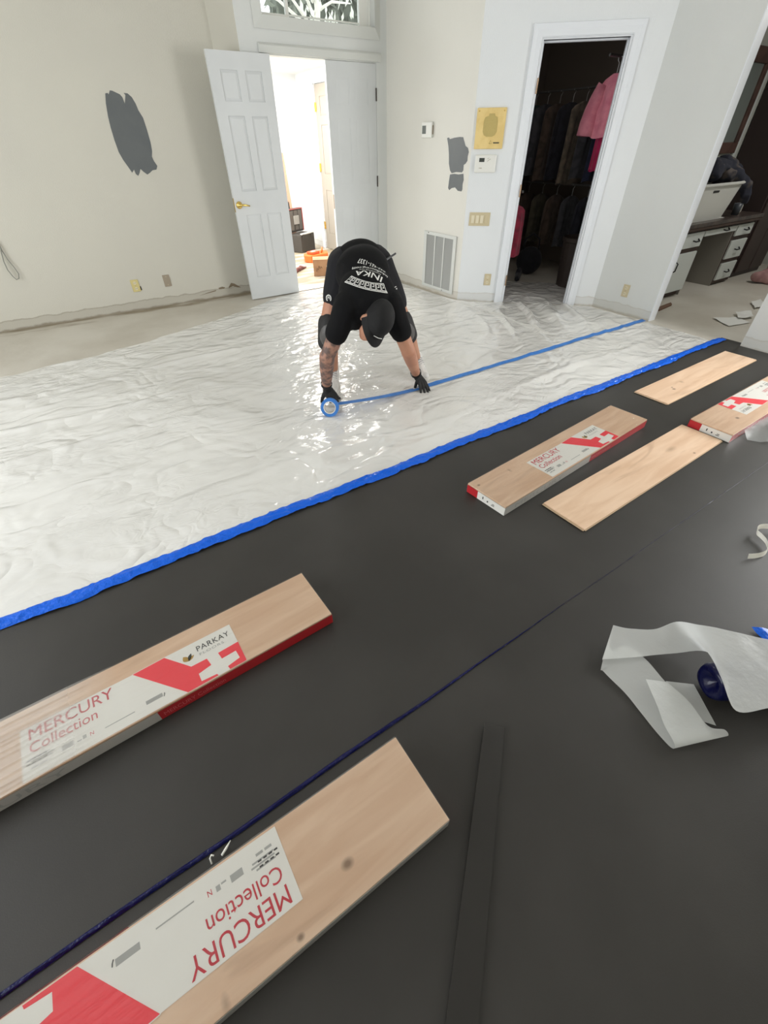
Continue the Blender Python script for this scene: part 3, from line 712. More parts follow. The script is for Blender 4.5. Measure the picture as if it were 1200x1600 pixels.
for k in range(3):
    sh = blob('shoe', [('c', SHP(k, 1, 0.04), 0.04, SHP(k, 0, 0.03), 0.032), ('c', SHP(k, 1, 0.05), 0.045, SHP(k, .92, 0.09), 0.035)], 0.012, 2, (blk, brn, blk)[k])
    tag(sh, ('black shoe nearest the hamper on the closet floor', 'dark brown shoe between the black shoes on the closet floor', 'black shoe beside the black handbag')[k], 'shoe', 'shoes on the closet floor')

# ================================================================ BATH AREA
VW = mat('white_cabinet_paint', (206, 211, 207), 0.45); VD = mat('dark_walnut', (74, 56, 48), 0.5, (58, 44, 38), 10, (1, 8, 8)); KNEE = mat('grey_kneehole', (150, 146, 138), 0.6)
PULL = mat('black_iron', (34, 34, 36), 0.4, metal=0.5)
vy0, vy1 = 2.66, 3.26
van = thing('vanity_cabinet', (6.2, 2.66, 0), 0, 'white vanity cabinet with dark frame, drawers and knee space', 'vanity')
def VB(mb): mb.v = [(v[0]-6.2, v[1]-2.66, v[2]) for v in mb.v]; return mb
VB(MB().box(5.05, 5.98, vy0+0.02, vy1, 0.09, 0.69).box(5.05, 5.98, vy0+0.06, vy1, 0.0, 0.09)).build('carcass', VD, van)
VB(MB().box(6.70, 7.13, vy0+0.02, vy1, 0.02, 0.69).box(5.98, 6.70, vy0+0.02, vy1, 0.585, 0.69)).build('carcass', VD, van)
VB(MB().box(5.99, 6.69, vy1-0.05, vy1, 0.0, 0.585).box(5.981, 5.99, vy0+0.03, vy1, 0.0, 0.585).box(6.69, 6.699, vy0+0.022, vy1, 0.0, 0.585)).build('knee_panel', KNEE, van)
def front(x0, x1, z0, z1, name, pulls, vertical=False):
    f = VB(MB().box(x0, x1, vy0-0.002, vy0+0.02, z0, z1)).build(name, VW, van, bevel=0.005)
    for (px_, pz_) in pulls:
        m_ = MB()
        if vertical: m_.tube([(px_, vy0-0.004, pz_-0.05), (px_-0.004, vy0-0.03, pz_-0.035), (px_+0.004, vy0-0.03, pz_+0.035), (px_, vy0-0.004, pz_+0.05)], 0.007, 6)
        else: m_.tube([(px_-0.05, vy0-0.004, pz_), (px_-0.035, vy0-0.03, pz_-0.006), (px_+0.035, vy0-0.03, pz_-0.006), (px_+0.05, vy0-0.004, pz_+0.012)], 0.007, 6)
        VB(m_).build('pull', PULL, f, smooth=True)
front(5.10, 5.96, 0.505, 0.645, 'drawer', [(5.82, 0.57)])
front(5.985, 6.695, 0.59, 0.645, 'drawer', [(6.42, 0.625)])
front(6.72, 7.10, 0.53, 0.645, 'drawer', [(6.93, 0.59)])
front(6.72, 7.10, 0.29, 0.485, 'drawer', [(6.91, 0.39)])
front(6.72, 7.10, 0.06, 0.245, 'drawer', [(6.90, 0.15)])
front(5.10, 5.525, 0.07, 0.46, 'cabinet_door', [(5.49, 0.34)], True)
front(5.535, 5.96, 0.07, 0.46, 'cabinet_door', [(5.575, 0.34)], True)
ct = thing('countertop', (6.1, 2.63, 0.691), 0, 'dark brown stone countertop on the white vanity', 'countertop')
cm = mat('brown_stone', (86, 74, 68), 0.3, (60, 52, 50), 18)
mb = MB().box(-1.05, 1.08, 0.0, 0.63, 0.0, 0.04); mb.build('slab', cm, ct, bevel=0.006)
MB().box(-1.05, 1.08, -0.004, 0.012, -0.022, 0.0).build('edge_strip', VD, ct)
# white bin with a heap of dark clothes
TUB = mat('white_bin_plastic', (214, 214, 208), 0.4, subsurf=0.0)
bn = thing('laundry_bin', (5.98, 2.88, 0.732), 0, 'white plastic bin with slot handle standing on the countertop', 'bin')
def binf(s0, s1, h):
    def f(a, b):
        an = a*2*math.pi; c_, s_ = math.cos(an), math.sin(an); p_ = 0.35
        x = abs(c_)**p_*(1 if c_ > 0 else -1); y = abs(s_)**p_*(1 if s_ > 0 else -1)
        return (x*(s0+(s1-s0)*b), y*(0.17+0.05*b), h*b)
    return f
MB().grid(binf(0.40, 0.50, 0.32), 48, 6, closed_u=True).prism([(-0.4, -0.17), (0.4, -0.17), (0.4, 0.17), (-0.4, 0.17)], 0.001, 0.006).build('bin_wall', TUB, bn, smooth=False)
MB().grid(lambda a, b: (lambda an: ((abs(math.cos(an))**0.35*(1 if math.cos(an) > 0 else -1))*(0.50+0.02*math.sin(b*math.pi)), (abs(math.sin(an))**0.35*(1 if math.sin(an) > 0 else -1))*(0.22+0.02*math.sin(b*math.pi)), 0.30+0.03*b))(a*2*math.pi), 48, 4, closed_u=True).build('rim', TUB, bn)
MB().prism([(-0.16, 0.25), (-0.05, 0.25), (-0.04, 0.262), (-0.05, 0.275), (-0.16, 0.275), (-0.17, 0.262)], -0.212, -0.2065, lambda a, b, h: (a, h, b)).build('slot_handle', DARKP, bn)
rnd = random.Random(3)
pr = []
for k in range(26):
    x = 5.62+rnd.random()*0.9; y = 2.75+rnd.random()*0.30; z = 1.05+rnd.random()*0.16*(1-abs(x-6.1)/0.8)
    q = Vector((rnd.uniform(-.14, .14), rnd.uniform(-.06, .06), rnd.uniform(-.05, .06)))
    pr.append(('c', Vector((x, y, z)), rnd.uniform(.05, .08), Vector((x, y, z))+q, rnd.uniform(.03, .06)))
pr += [('c', Vector((6.40, 2.80, 1.12)), 0.07, Vector((6.56, 2.70, 1.0)), 0.06), ('c', Vector((6.56, 2.70, 1.0)), 0.06, Vector((6.58, 2.66, 0.90)), 0.045), ('c', Vector((6.3, 2.9, 1.2)), 0.08, Vector((6.7, 2.9, 1.12)), 0.06)]
hp = blob('clothes_heap', pr, 0.016, 2, mat('dark_navy_clothes', (40, 42, 54), 0.9, (92, 84, 80), 9, lo=0.5, hi=0.62))
tag(crumple(hp, 0.022, 14), 'heap of dark clothes piled in the white bin', 'clothes')
# mirror and joinery on the wall behind
mr_ = thing('framed_mirror', (6.3, 3.27, 1.27), 0, 'large mirror in a dark brown wooden frame above the vanity', 'mirror')
MB().box(-1.0, 0.80, -0.012, -0.002, 0.10, 0.74).build('mirror_glass', mat('silvered_glass', (176, 186, 180), 0.25, metal=0.6), mr_)
FRB = mat('brown_frame_wood', (92, 68, 60), 0.55, (74, 54, 48), 8)
MB().box(-1.08, 0.88, -0.035, -0.001, 0.74, 0.86).box(-1.08, 0.88, -0.035, -0.001, 0.0, 0.10).box(-1.08, -1.0, -0.035, -0.001, 0.10, 0.74).box(0.80, 0.88, -0.035, -0.001, 0.10, 0.74).build('frame', FRB, mr_, bevel=0.006)
MB().box(0.885, 0.95, -0.02, -0.001, -0.05, 0.9).build('white_edge', VW, mr_)
tc_ = thing('opening_stand_in', (7.72, 2.98, 0), 0, 'tall dark brown cabinet standing in for the dark opening beside the vanity mirror', 'cabinet')  # cabinet shape stands in for a dark opening past the mirror
MB().box(-0.38, 0.40, -0.24, 0.28, 0.0, 2.1).build('cabinet_body', mat('dark_brown_lacquer', (52, 40, 38), 0.5), tc_, bevel=0.008)
MB().box(-0.35, 0.0, -0.262, -0.24, 0.06, 2.05).build('cabinet_door', mat('dark_brown_lacquer2', (64, 50, 46), 0.5), tc_, bevel=0.006)
MB().box(0.02, 0.37, -0.262, -0.24, 0.06, 2.05).build('cabinet_door', mat('dark_brown_lacquer2', (64, 50, 46), 0.5), tc_, bevel=0.006)
tw = thing('hanging_towel', (7.62, 2.705, 1.40), 0, 'pale grey towel hanging on the tall dark cabinet', 'towel')
MB().grid(lambda a, b: (-0.14+0.30*a, -0.006-0.012*math.sin(a*12)**2, -0.55*b), 20, 8).build('towel_cloth', mat('pale_towel', (204, 208, 198), 0.9), tw, smooth=True)
MB().tube([(-0.18, -0.01, 0.005), (0.20, -0.01, 0.005)], 0.008, 8).build('towel_bar', DARKMET, tw)
# faucet-side clutter: paper cup, jar and blue cloth
cp = MB().lathe([(0, 0), (0.035, 0), (0.045, 0.11), (0.042, 0.11), (0.033, 0.004), (0, 0.004)], (6.72, 2.76, 0.732), (0, 0, 1), 16).build('cup', mat('dark_mug', (70, 74, 80), 0.4), smooth=True)
tag(cp, 'dark grey cup standing beside the white bin', 'cup')
jr = MB().lathe([(0, 0), (0.04, 0), (0.045, 0.02), (0.045, 0.08), (0.03, 0.1), (0, 0.1)], (6.88, 2.82, 0.732), (0, 0, 1), 16).build('jar', mat('pale_jar', (190, 186, 176), 0.4), smooth=True)
tag(jr, 'pale jar next to the dark grey cup on the counter', 'jar')
bl = blob('blue_cloth', [('c', Vector((5.36, 2.72, 0.762)), 0.03, Vector((5.56, 2.70, 0.757)), 0.025), ('c', Vector((5.36, 2.74, 0.762)), 0.03, Vector((5.52, 2.80, 0.762)), 0.03)], 0.012, 2, mat('blue_cloth', (74, 92, 160), 0.85))
tag(crumple(bl, 0.006, 20), 'small blue cloth lying on the countertop', 'cloth')
# things on the bath floor
pl = blob('pink_blanket', [('c', Vector((7.30, 2.42, 0.07)), 0.07, Vector((7.75, 2.25, 0.12)), 0.12), ('c', Vector((7.5, 2.35, 0.16)), 0.10, Vector((7.8, 2.30, 0.24)), 0.10), ('c', Vector((7.35, 2.30, 0.06)), 0.06, Vector((7.7, 2.05, 0.07)), 0.07)], 0.02, 2, mat('dusty_pink_fleece', (176, 140, 136), 0.95, (150, 112, 112), 10))
tag(crumple(pl, 0.02, 9), 'dusty pink blanket bundled on the bath floor', 'blanket')
bk = blob('black_bag', [('e', Vector((7.62, 1.80, 0.14)), Vector((0.20, 0, 0)), Vector((0, 0.13, 0)), Vector((0, 0, 0.14)))], 0.02, 2, mat('black_nylon', (34, 34, 38), 0.7))
tag(crumple(bk, 0.02, 8), 'black bag slumped against the pink blanket', 'bag')
def paper_sheet(name, pts, label, z=0.004, amp=0.012, sd=0, m_=None):
    c = [PZ(x, y, 0) for x, y in pts]
    def f(a, b):
        p = (c[0].lerp(c[1], a)).lerp(c[3].lerp(c[2], a), b)
        n = noise.noise(p*9+Vector((sd, 0, 0)))
        return (p.x, p.y, z+amp*(0.5+0.5*n))
    o = MB().grid(f, 12, 10).build(name, m_ or mat('white_paper', (222, 222, 216), 0.7), smooth=False)
    tag(o, label, 'paper'); return o
paper_sheet('paper_sheet', [(1113, 498), (1148, 497), (1172, 505), (1138, 511)], 'creased white paper lying on the bath floor', sd=1)
paper_sheet('paper_sheet', [(1147, 491), (1170, 490), (1176, 498), (1152, 501)], 'smaller crumpled white paper touching the creased sheet', amp=0.04, sd=5)
paper_sheet('paper_sheet', [(1172, 474), (1187, 470), (1194, 480), (1178, 484)], 'white paper scrap further in on the bath floor', amp=0.03, sd=9)
q = [PZ(1026, 483), PZ(1047, 475), PZ(1049, 478), PZ(1029, 487)]
ws = MB().prism([(p.x, p.y) for p in q], 0.001, 0.02).build('wood_scrap', mat('old_wood', (112, 84, 66), 0.8), bevel=0.003)
tag(ws, 'short brown wood offcut in front of the vanity', 'wood offcut')

# ================================================================ FLOOR COVERINGS
# clear poly sheet over the concrete, creased along its length
def poly_mat():
    m = bpy.data.materials.new('clear_poly_sheet'); m.use_nodes = True; nt = m.node_tree
    b = nt.nodes['Principled BSDF']
    b.inputs['Base Color'].default_value = lin((240, 239, 235)); b.inputs['Roughness'].default_value = 0.14
    b.inputs['Specular IOR Level'].default_value = 0.75
    b.inputs['Coat Weight'].default_value = 0.3; b.inputs['Coat Roughness'].default_value = 0.05
    g = nt.nodes.new('ShaderNodeNewGeometry')
    def nz(scale, detail, vec, dist=0.0):
        n = nt.nodes.new('ShaderNodeTexNoise'); n.inputs['Scale'].default_value = scale; n.inputs['Detail'].default_value = detail
        n.inputs['Distortion'].default_value = dist; nt.links.new(vec, n.inputs['Vector']); return n.outputs['Fac']
    mp = nt.nodes.new('ShaderNodeMapping'); mp.inputs['Scale'].default_value = (1, 1.5, 1); mp.inputs['Rotation'].default_value = (0, 0, 0.5); nt.links.new(g.outputs['Position'], mp.inputs[0])
    h1 = nz(2.3, 2, mp.outputs[0], 0.9); h2 = nz(8.5, 2, mp.outputs[0], 1.0)
    # ridged creases
    def ridge(s):
        a = nt.nodes.new('ShaderNodeMath'); a.operation = 'SUBTRACT'; a.inputs[1].default_value = 0.5; nt.links.new(s, a.inputs[0])
        c = nt.nodes.new('ShaderNodeMath'); c.operation = 'ABSOLUTE'; nt.links.new(a.outputs[0], c.inputs[0]); return c.outputs[0]
    r1 = ridge(h1); r2 = ridge(h2)
    mk_ = nz(0.9, 2, g.outputs['Position']); mk2 = nt.nodes.new('ShaderNodeMapRange'); mk2.inputs[1].default_value = 0.42; mk2.inputs[2].default_value = 0.68; mk2.inputs[3].default_value = 0.06; mk2.inputs[4].default_value = 0.42; nt.links.new(mk_, mk2.inputs[0])
    ad = nt.nodes.new('ShaderNodeMath'); ad.operation = 'MULTIPLY_ADD'; nt.links.new(mk2.outputs[0], ad.inputs[1]); nt.links.new(r2, ad.inputs[0]); nt.links.new(r1, ad.inputs[2])
    bp = nt.nodes.new('ShaderNodeBump'); bp.inputs['Strength'].default_value = 0.8; bp.inputs['Distance'].default_value = 0.07
    nt.links.new(ad.outputs[0], bp.inputs['Height']); nt.links.new(bp.outputs[0], b.inputs['Normal'])
    tr = nt.nodes.new('ShaderNodeBsdfTransparent'); tr.inputs[0].default_value = (0.96, 0.96, 0.95, 1)
    n = nz(1.1, 3, g.outputs['Position']); mr = nt.nodes.new('ShaderNodeMapRange'); mr.inputs[1].default_value = 0.35; mr.inputs[2].default_value = 0.65; mr.inputs[3].default_value = 0.80; mr.inputs[4].default_value = 0.95
    nt.links.new(n, mr.inputs[0])
    mx = nt.nodes.new('ShaderNodeMixShader'); nt.links.new(mr.outputs[0], mx.inputs[0]); nt.links.new(tr.outputs[0], mx.inputs[1]); nt.links.new(b.outputs[0], mx.inputs[2])
    nt.links.new(mx.outputs[0], nt.nodes['Material Output'].inputs[0])
    return m
POLY = poly_mat()
FOLDS = [(1.98, 0.010, 0.6), (2.42, 0.008, 1.7), (2.95, 0.012, 2.9), (3.42, 0.010, 4.4), (3.95, 0.012, 5.1)]
def poly_h(x, y):
    h = 0.004
    n1 = noise.noise(Vector((x*0.9, y*1.6, 0.3)))
    for fy, a, s in FOLDS:
        yy = fy+0.09*noise.noise(Vector((x*0.8, s, 0)))+0.02*math.sin(x*2+s)
        d = (y-yy)/0.035
        h += a*math.exp(-d*d)*max(0.0, 0.6+0.8*noise.noise(Vector((x*0.9, s*3, 1))))
    q = noise.noise(Vector((x*2.6+y*1.2, y*4.2-x*1.0, 2.0))); h += 0.007*(1-abs(q)*2.2)*max(0, 0.5+n1)
    q = noise.noise(Vector((x*6+y*3, y*9-x*2, 5.0))); h += 0.0035*(1-abs(q)*2)
    # bunched up in front of the closet door
    dx, dy = x-3.95, y-3.1; g = math.exp(-(dx*dx/0.5+dy*dy/0.35))
    q = noise.noise(Vector((x*3.2-y*2.4, x*1.0+y*0.6, 7.0))); h += 0.055*g*max(0, 0.75-abs(q)*3.2)
    # by the open leaf
    dx, dy = x-1.72, y-4.75; g = math.exp(-(dx*dx/0.16+dy*dy/0.08)); q = noise.noise(Vector((x*5, y*6, 9.0))); h += 0.05*g*max(0, 0.7-abs(q)*2.4)
    return max(0.002, h)
def yfar(x):
    pts = [(-3, 4.55), (-0.7, 4.5), (0.2, 4.62), (0.9, 4.85), (1.5, 5.1), (1.9, 5.32), (2.3, 5.44), (3.60, 5.44), (3.66, 4.0), (4.05, 3.63), (4.71, 3.01), (4.72, 2.9)]
    for (a, b), (c, d) in zip(pts, pts[1:]):
        if a <= x <= c: return b+(d-b)*(x-a)/(c-a) + 0.03*noise.noise(Vector((x*4, 0, 0)))*(1 if x < 3.5 else 0)
    return pts[-1][1]
NX, NY = 430, 250
def polyf(a, b):
    x = -2.2+6.9*a; y = 1.60+(yfar(x)-0.03-1.60)*b
    k = min(1.0, max(0.0, (y-1.66)/0.12))
    return (x, y, 0.002+(poly_h(x, y)-0.002)*k)
poly = MB().grid(polyf, NX, NY).build('plastic_sheet', POLY, smooth=True, recalc=False)
tag(poly, 'creased clear plastic sheeting spread over the pale concrete', 'plastic sheet')
def poly2(a, b):
    u = CO0+0.02+(CO1-CO0-0.04)*a - 0.10*b*(1-a) ; d = -0.02+1.0*b; p = CW(u+0.25*b*a, d)
    return (p.x, p.y, 0.004+0.012*max(0, 0.6-2.2*abs(noise.noise(Vector((p.x*6, p.y*5, 3))))))
tag(MB().grid(poly2, 50, 70).build('plastic_sheet', POLY, smooth=True, recalc=False), 'tongue of clear plastic sheeting running into the closet', 'plastic sheet')

# black foam underlayment: two widths butted at a seam
UND = mat('black_foam_underlay', (51, 49, 46), 0.47, (64, 62, 59), 1.7, bump=0.05, bscale=350, bdetail=2, spec=0.38, lo=0.42, hi=0.8)
def und_h(x, y, s):
    return 0.0035+0.0012*noise.noise(Vector((x*0.9+s, y*1.6, s)))+0.0006*noise.noise(Vector((x*3, y*3, s)))
def und(y0, y1, s, x1):
    return MB().grid(lambda a, b: (lambda x, y: (x, y, und_h(x, y, s)+0.003))(-2.9+(x1+2.9)*a, y0+(y1-y0)*b), 120, 40).build('underlayment', UND, smooth=True)
tag(und(0.4835, 1.655, 1.0, 4.86), 'far width of black foam underlay between the blue film edge and the seam', 'underlayment')
tag(und(-1.25, 0.4828, 7.0, 4.72), 'near width of black foam underlay on the camera side of the seam', 'underlayment')
SEAMW = MB(); 
# glossy blue film lapped over the far edge
def film_mat(name, c, rough=0.18, bump=0.6, sc=30):
    m = mat(name, c, rough, bump=bump, bscale=sc, coat=0.4, coat_rough=0.03, spec=0.15); return m
BLUE = film_mat('blue_poly_film', (0, 98, 224), 0.4, 1.0, 42)
def bluef(a, b):
    x = -2.2+7.0*a
    up = 1.664+0.012*noise.noise(Vector((x*1.3, 0, 0)))+0.006*noise.noise(Vector((x*5, 3, 0))); lo = up-(0.068+0.020*noise.noise(Vector((x*2.2, 7, 0)))+0.008*noise.noise(Vector((x*8, 9, 0))))
    y = lo+(up-lo)*b
    z = 0.0105+0.013*max(0, 0.55-abs(noise.noise(Vector((x*11+y*26, y*40, 4))))*1.7)+0.006*abs(noise.noise(Vector((x*30, y*60, 8))))+0.006*math.sin(b*math.pi)
    return (x, y, z)
tag(MB().grid(bluef, 900, 11).build('blue_film_edge', BLUE, smooth=True, recalc=False), 'glossy blue plastic film edge between white sheeting and black underlay', 'film')
# thin dark blue film standing up in the seam
NAVY = film_mat('dark_blue_film', (8, 12, 74), 0.15, 1.0, 70)
def seamf(a, b):
    x = -2.2+5.2*a
    w0 = 0.013*max(0.10, 1-max(0, (x-0.2)/1.1)); cy = 0.483+0.004*noise.noise(Vector((x*3, 0, 0)))
    n = noise.noise(Vector((x*22, b*3, 2)))
    return (x, cy-w0/2+w0*b+0.001*n, 0.0095+(0.006+0.005*n)*math.sin(math.pi*b)*max(0.05, 1-max(0, (x-0.3)/1.2)))
tag(MB().grid(seamf, 420, 7).build('seam_film', NAVY, smooth=True, recalc=False), 'thin dark blue film lip running along the underlay seam', 'film')

# painter's tape being laid
TAPE = mat('blue_painters_tape', (60, 128, 208), 0.6, (54, 118, 196), 30)
t0 = PZ(655, 609); t1 = PZ(1006, 502)
tdir = (t1-t0).normalized(); tper = Vector((-tdir.y, tdir.x, 0))
def tapef(a, b):
    p = t0.lerp(t1, a)+tper*(b-0.5)*0.047; return (p.x, p.y, poly_h(p.x, p.y)+0.004)
tape_o = MB().grid(tapef, 160, 4).build('painters_tape', TAPE, smooth=True, recalc=False)
tag(tape_o, 'blue painters tape strip stuck on the plastic sheeting up to the wall', 'tape')

# ================================================================ FLOORING PACKS AND PLANKS
def oak(name, seed, c1=(236, 205, 176), c2=(222, 186, 154), dark=(176, 138, 108)):
    m = bpy.data.materials.new(name); m.use_nodes = True; nt = m.node_tree; b = nt.nodes['Principled BSDF']
    b.inputs['Roughness'].default_value = 0.5
    tc = nt.nodes.new('ShaderNodeTexCoord'); mp = nt.nodes.new('ShaderNodeMapping'); mp.inputs['Scale'].default_value = (1.2, 9, 1); mp.inputs['Location'].default_value = (seed*3.7, seed*1.3, 0)
    nt.links.new(tc.outputs['Object'], mp.inputs[0])
    n = nt.nodes.new('ShaderNodeTexNoise'); n.inputs['Scale'].default_value = 2.2; n.inputs['Detail'].default_value = 8; n.inputs['Distortion'].default_value = 0.7; nt.links.new(mp.outputs[0], n.inputs['Vector'])
    r = nt.nodes.new('ShaderNodeValToRGB'); r.color_ramp.elements[0].position = 0.35; r.color_ramp.elements[1].position = 0.68; r.color_ramp.elements[0].color = lin(c1); r.color_ramp.elements[1].color = lin(c2); nt.links.new(n.outputs['Fac'], r.inputs[0])
    # broad darker cathedral streaks and knots
    mp2 = nt.nodes.new('ShaderNodeMapping'); mp2.inputs['Scale'].default_value = (0.9, 5.5, 1); mp2.inputs['Location'].default_value = (seed*1.1, seed*2.3, 0); nt.links.new(tc.outputs['Object'], mp2.inputs[0])
    n2 = nt.nodes.new('ShaderNodeTexNoise'); n2.inputs['Scale'].default_value = 1.7; n2.inputs['Detail'].default_value = 4; n2.inputs['Distortion'].default_value = 1.0; nt.links.new(mp2.outputs[0], n2.inputs['Vector'])
    r2 = nt.nodes.new('ShaderNodeValToRGB'); r2.color_ramp.elements[0].position = 0.60; r2.color_ramp.elements[1].position = 0.78; nt.links.new(n2.outputs['Fac'], r2.inputs[0])
    mx = nt.nodes.new('ShaderNodeMix'); mx.data_type = 'RGBA'; nt.links.new(r.outputs[0], mx.inputs[6]); mx.inputs[7].default_value = lin(dark)
    mu = nt.nodes.new('ShaderNodeMath'); mu.operation = 'MULTIPLY'; mu.inputs[1].default_value = 0.55; nt.links.new(r2.outputs[0], mu.inputs[0]); nt.links.new(mu.outputs[0], mx.inputs[0])
    last = mx.outputs[2]
    rk = random.Random(seed)
    for k in range(3):
        kx, ky = KNOTS.get((seed, k), (rk.uniform(-.6, .6), rk.uniform(-.09, .09)))
        vm = nt.nodes.new('ShaderNodeVectorMath'); vm.operation = 'DISTANCE'; sc_ = nt.nodes.new('ShaderNodeMapping'); sc_.inputs['Scale'].default_value = (1, 1.35, 0); nt.links.new(tc.outputs['Object'], sc_.inputs[0])
        nt.links.new(sc_.outputs[0], vm.inputs[0]); vm.inputs[1].default_value = (kx, ky*1.35, 0)
        mr = nt.nodes.new('ShaderNodeMapRange'); rad = (0.020, 0.012, 0.016)[k]; mr.inputs[1].default_value = rad*0.3; mr.inputs[2].default_value = rad; mr.inputs[3].default_value = 0.75; mr.inputs[4].default_value = 0.0
        nt.links.new(vm.outputs['Value'], mr.inputs[0])
        m2 = nt.nodes.new('ShaderNodeMix'); m2.data_type = 'RGBA'; nt.links.new(mr.outputs[0], m2.inputs[0]); nt.links.new(last, m2.inputs[6]); m2.inputs[7].default_value = lin((112, 84, 62)); last = m2.outputs[2]
    if seed in STREAKS:
        kx, ky, ln = STREAKS[seed]
        sc_ = nt.nodes.new('ShaderNodeMapping'); sc_.inputs['Scale'].default_value = (0.02/ln*5, 1.0, 0); sc_.inputs['Rotation'].default_value = (0, 0, 0.06); nt.links.new(tc.outputs['Object'], sc_.inputs[0])
        vm = nt.nodes.new('ShaderNodeVectorMath'); vm.operation = 'DISTANCE'; nt.links.new(sc_.outputs[0], vm.inputs[0]); vm.inputs[1].default_value = (kx*0.1/ln, ky, 0)
        mr = nt.nodes.new('ShaderNodeMapRange'); mr.inputs[1].default_value = 0.002; mr.inputs[2].default_value = 0.022; mr.inputs[3].default_value = 0.5; mr.inputs[4].default_value = 0.0; nt.links.new(vm.outputs['Value'], mr.inputs[0])
        m2 = nt.nodes.new('ShaderNodeMix'); m2.data_type = 'RGBA'; nt.links.new(mr.outputs[0], m2.inputs[0]); nt.links.new(last, m2.inputs[6]); m2.inputs[7].default_value = lin((150, 116, 88)); last = m2.outputs[2]
    nt.links.new(last, b.inputs['Base Color'])
    bp = nt.nodes.new('ShaderNodeBump'); bp.inputs['Strength'].default_value = 0.06; bp.inputs['Distance'].default_value = 0.004; nt.links.new(n.outputs['Fac'], bp.inputs['Height']); nt.links.new(bp.outputs[0], b.inputs['Normal'])
    return m
FAR = (0, 0.6)
KNOTS = {(5, 0): (-0.416, -0.023), (5, 1): (-0.40, 0.0), (5, 2): FAR, (6, 0): FAR, (6, 1): (0.402, -0.093), (6, 2): FAR, (3, 0): (-0.42, 0.054), (3, 1): (-0.268, 0.108), (3, 2): FAR,
         (2, 0): FAR, (2, 1): (-0.657, 0.078), (2, 2): FAR, (1, 0): FAR, (1, 1): FAR, (1, 2): FAR, (4, 0): (0.447, 0.041), (4, 1): FAR, (4, 2): FAR}
STREAKS = {6: (0.33, 0.015, 0.28), 2: (-0.43, 0.012, 0.05), 5: (-0.25, -0.005, 0.10), 3: (-0.1, 0.1, 0.05)}
RED = mat('label_red', (252, 62, 76), 0.45); RED_T = mat('label_red_ink', (206, 40, 58), 0.5); PAPER = mat('label_paper', (244, 242, 235), 0.5)
INK = mat('black_ink', (44, 44, 44), 0.5); INKG = mat('grey_ink', (176, 176, 172), 0.5); GOLD = mat('gold_leaf_ink', (190, 152, 70), 0.4); DKG = mat('dark_green_ink', (52, 56, 40), 0.5)
SIDE = mat('pack_side_paper', (198, 196, 190), 0.55); SIDE_RED = mat('pack_side_red', (196, 38, 46), 0.5); SIDE_PK = mat('pack_side_pink', (226, 120, 124), 0.5)
def shrink_mat():
    m = bpy.data.materials.new('shrink_wrap'); m.use_nodes = True; nt = m.node_tree
    nt.nodes.remove(nt.nodes['Principled BSDF']); out = nt.nodes['Material Output']
    t = nt.nodes.new('ShaderNodeBsdfTransparent'); g = nt.nodes.new('ShaderNodeBsdfGlossy'); g.inputs['Roughness'].default_value = 0.12
    f = nt.nodes.new('ShaderNodeLayerWeight'); f.inputs[0].default_value = 0.25
    ge = nt.nodes.new('ShaderNodeTexCoord'); mp = nt.nodes.new('ShaderNodeMapping'); mp.inputs['Scale'].default_value = (1.5, 14, 4); nt.links.new(ge.outputs['Object'], mp.inputs[0])
    n = nt.nodes.new('ShaderNodeTexNoise'); n.inputs['Scale'].default_value = 4; n.inputs['Detail'].default_value = 3; nt.links.new(mp.outputs[0], n.inputs['Vector'])
    bp = nt.nodes.new('ShaderNodeBump'); bp.inputs['Strength'].default_value = 0.35; bp.inputs['Distance'].default_value = 0.02; nt.links.new(n.outputs['Fac'], bp.inputs['Height']); nt.links.new(bp.outputs[0], g.inputs['Normal'])
    ma = nt.nodes.new('ShaderNodeMath'); ma.operation = 'MULTIPLY_ADD'; ma.inputs[1].default_value = 0.5; ma.inputs[2].default_value = 0.05; nt.links.new(f.outputs['Fresnel'], ma.inputs[0])
    mx = nt.nodes.new('ShaderNodeMixShader'); nt.links.new(ma.outputs[0], mx.inputs[0]); nt.links.new(t.outputs[0], mx.inputs[1]); nt.links.new(g.outputs[0], mx.inputs[2]); nt.links.new(mx.outputs[0], out.inputs[0])
    return m
SHRINK = shrink_mat()
BL, BW, BH = 1.376, 0.248, 0.055
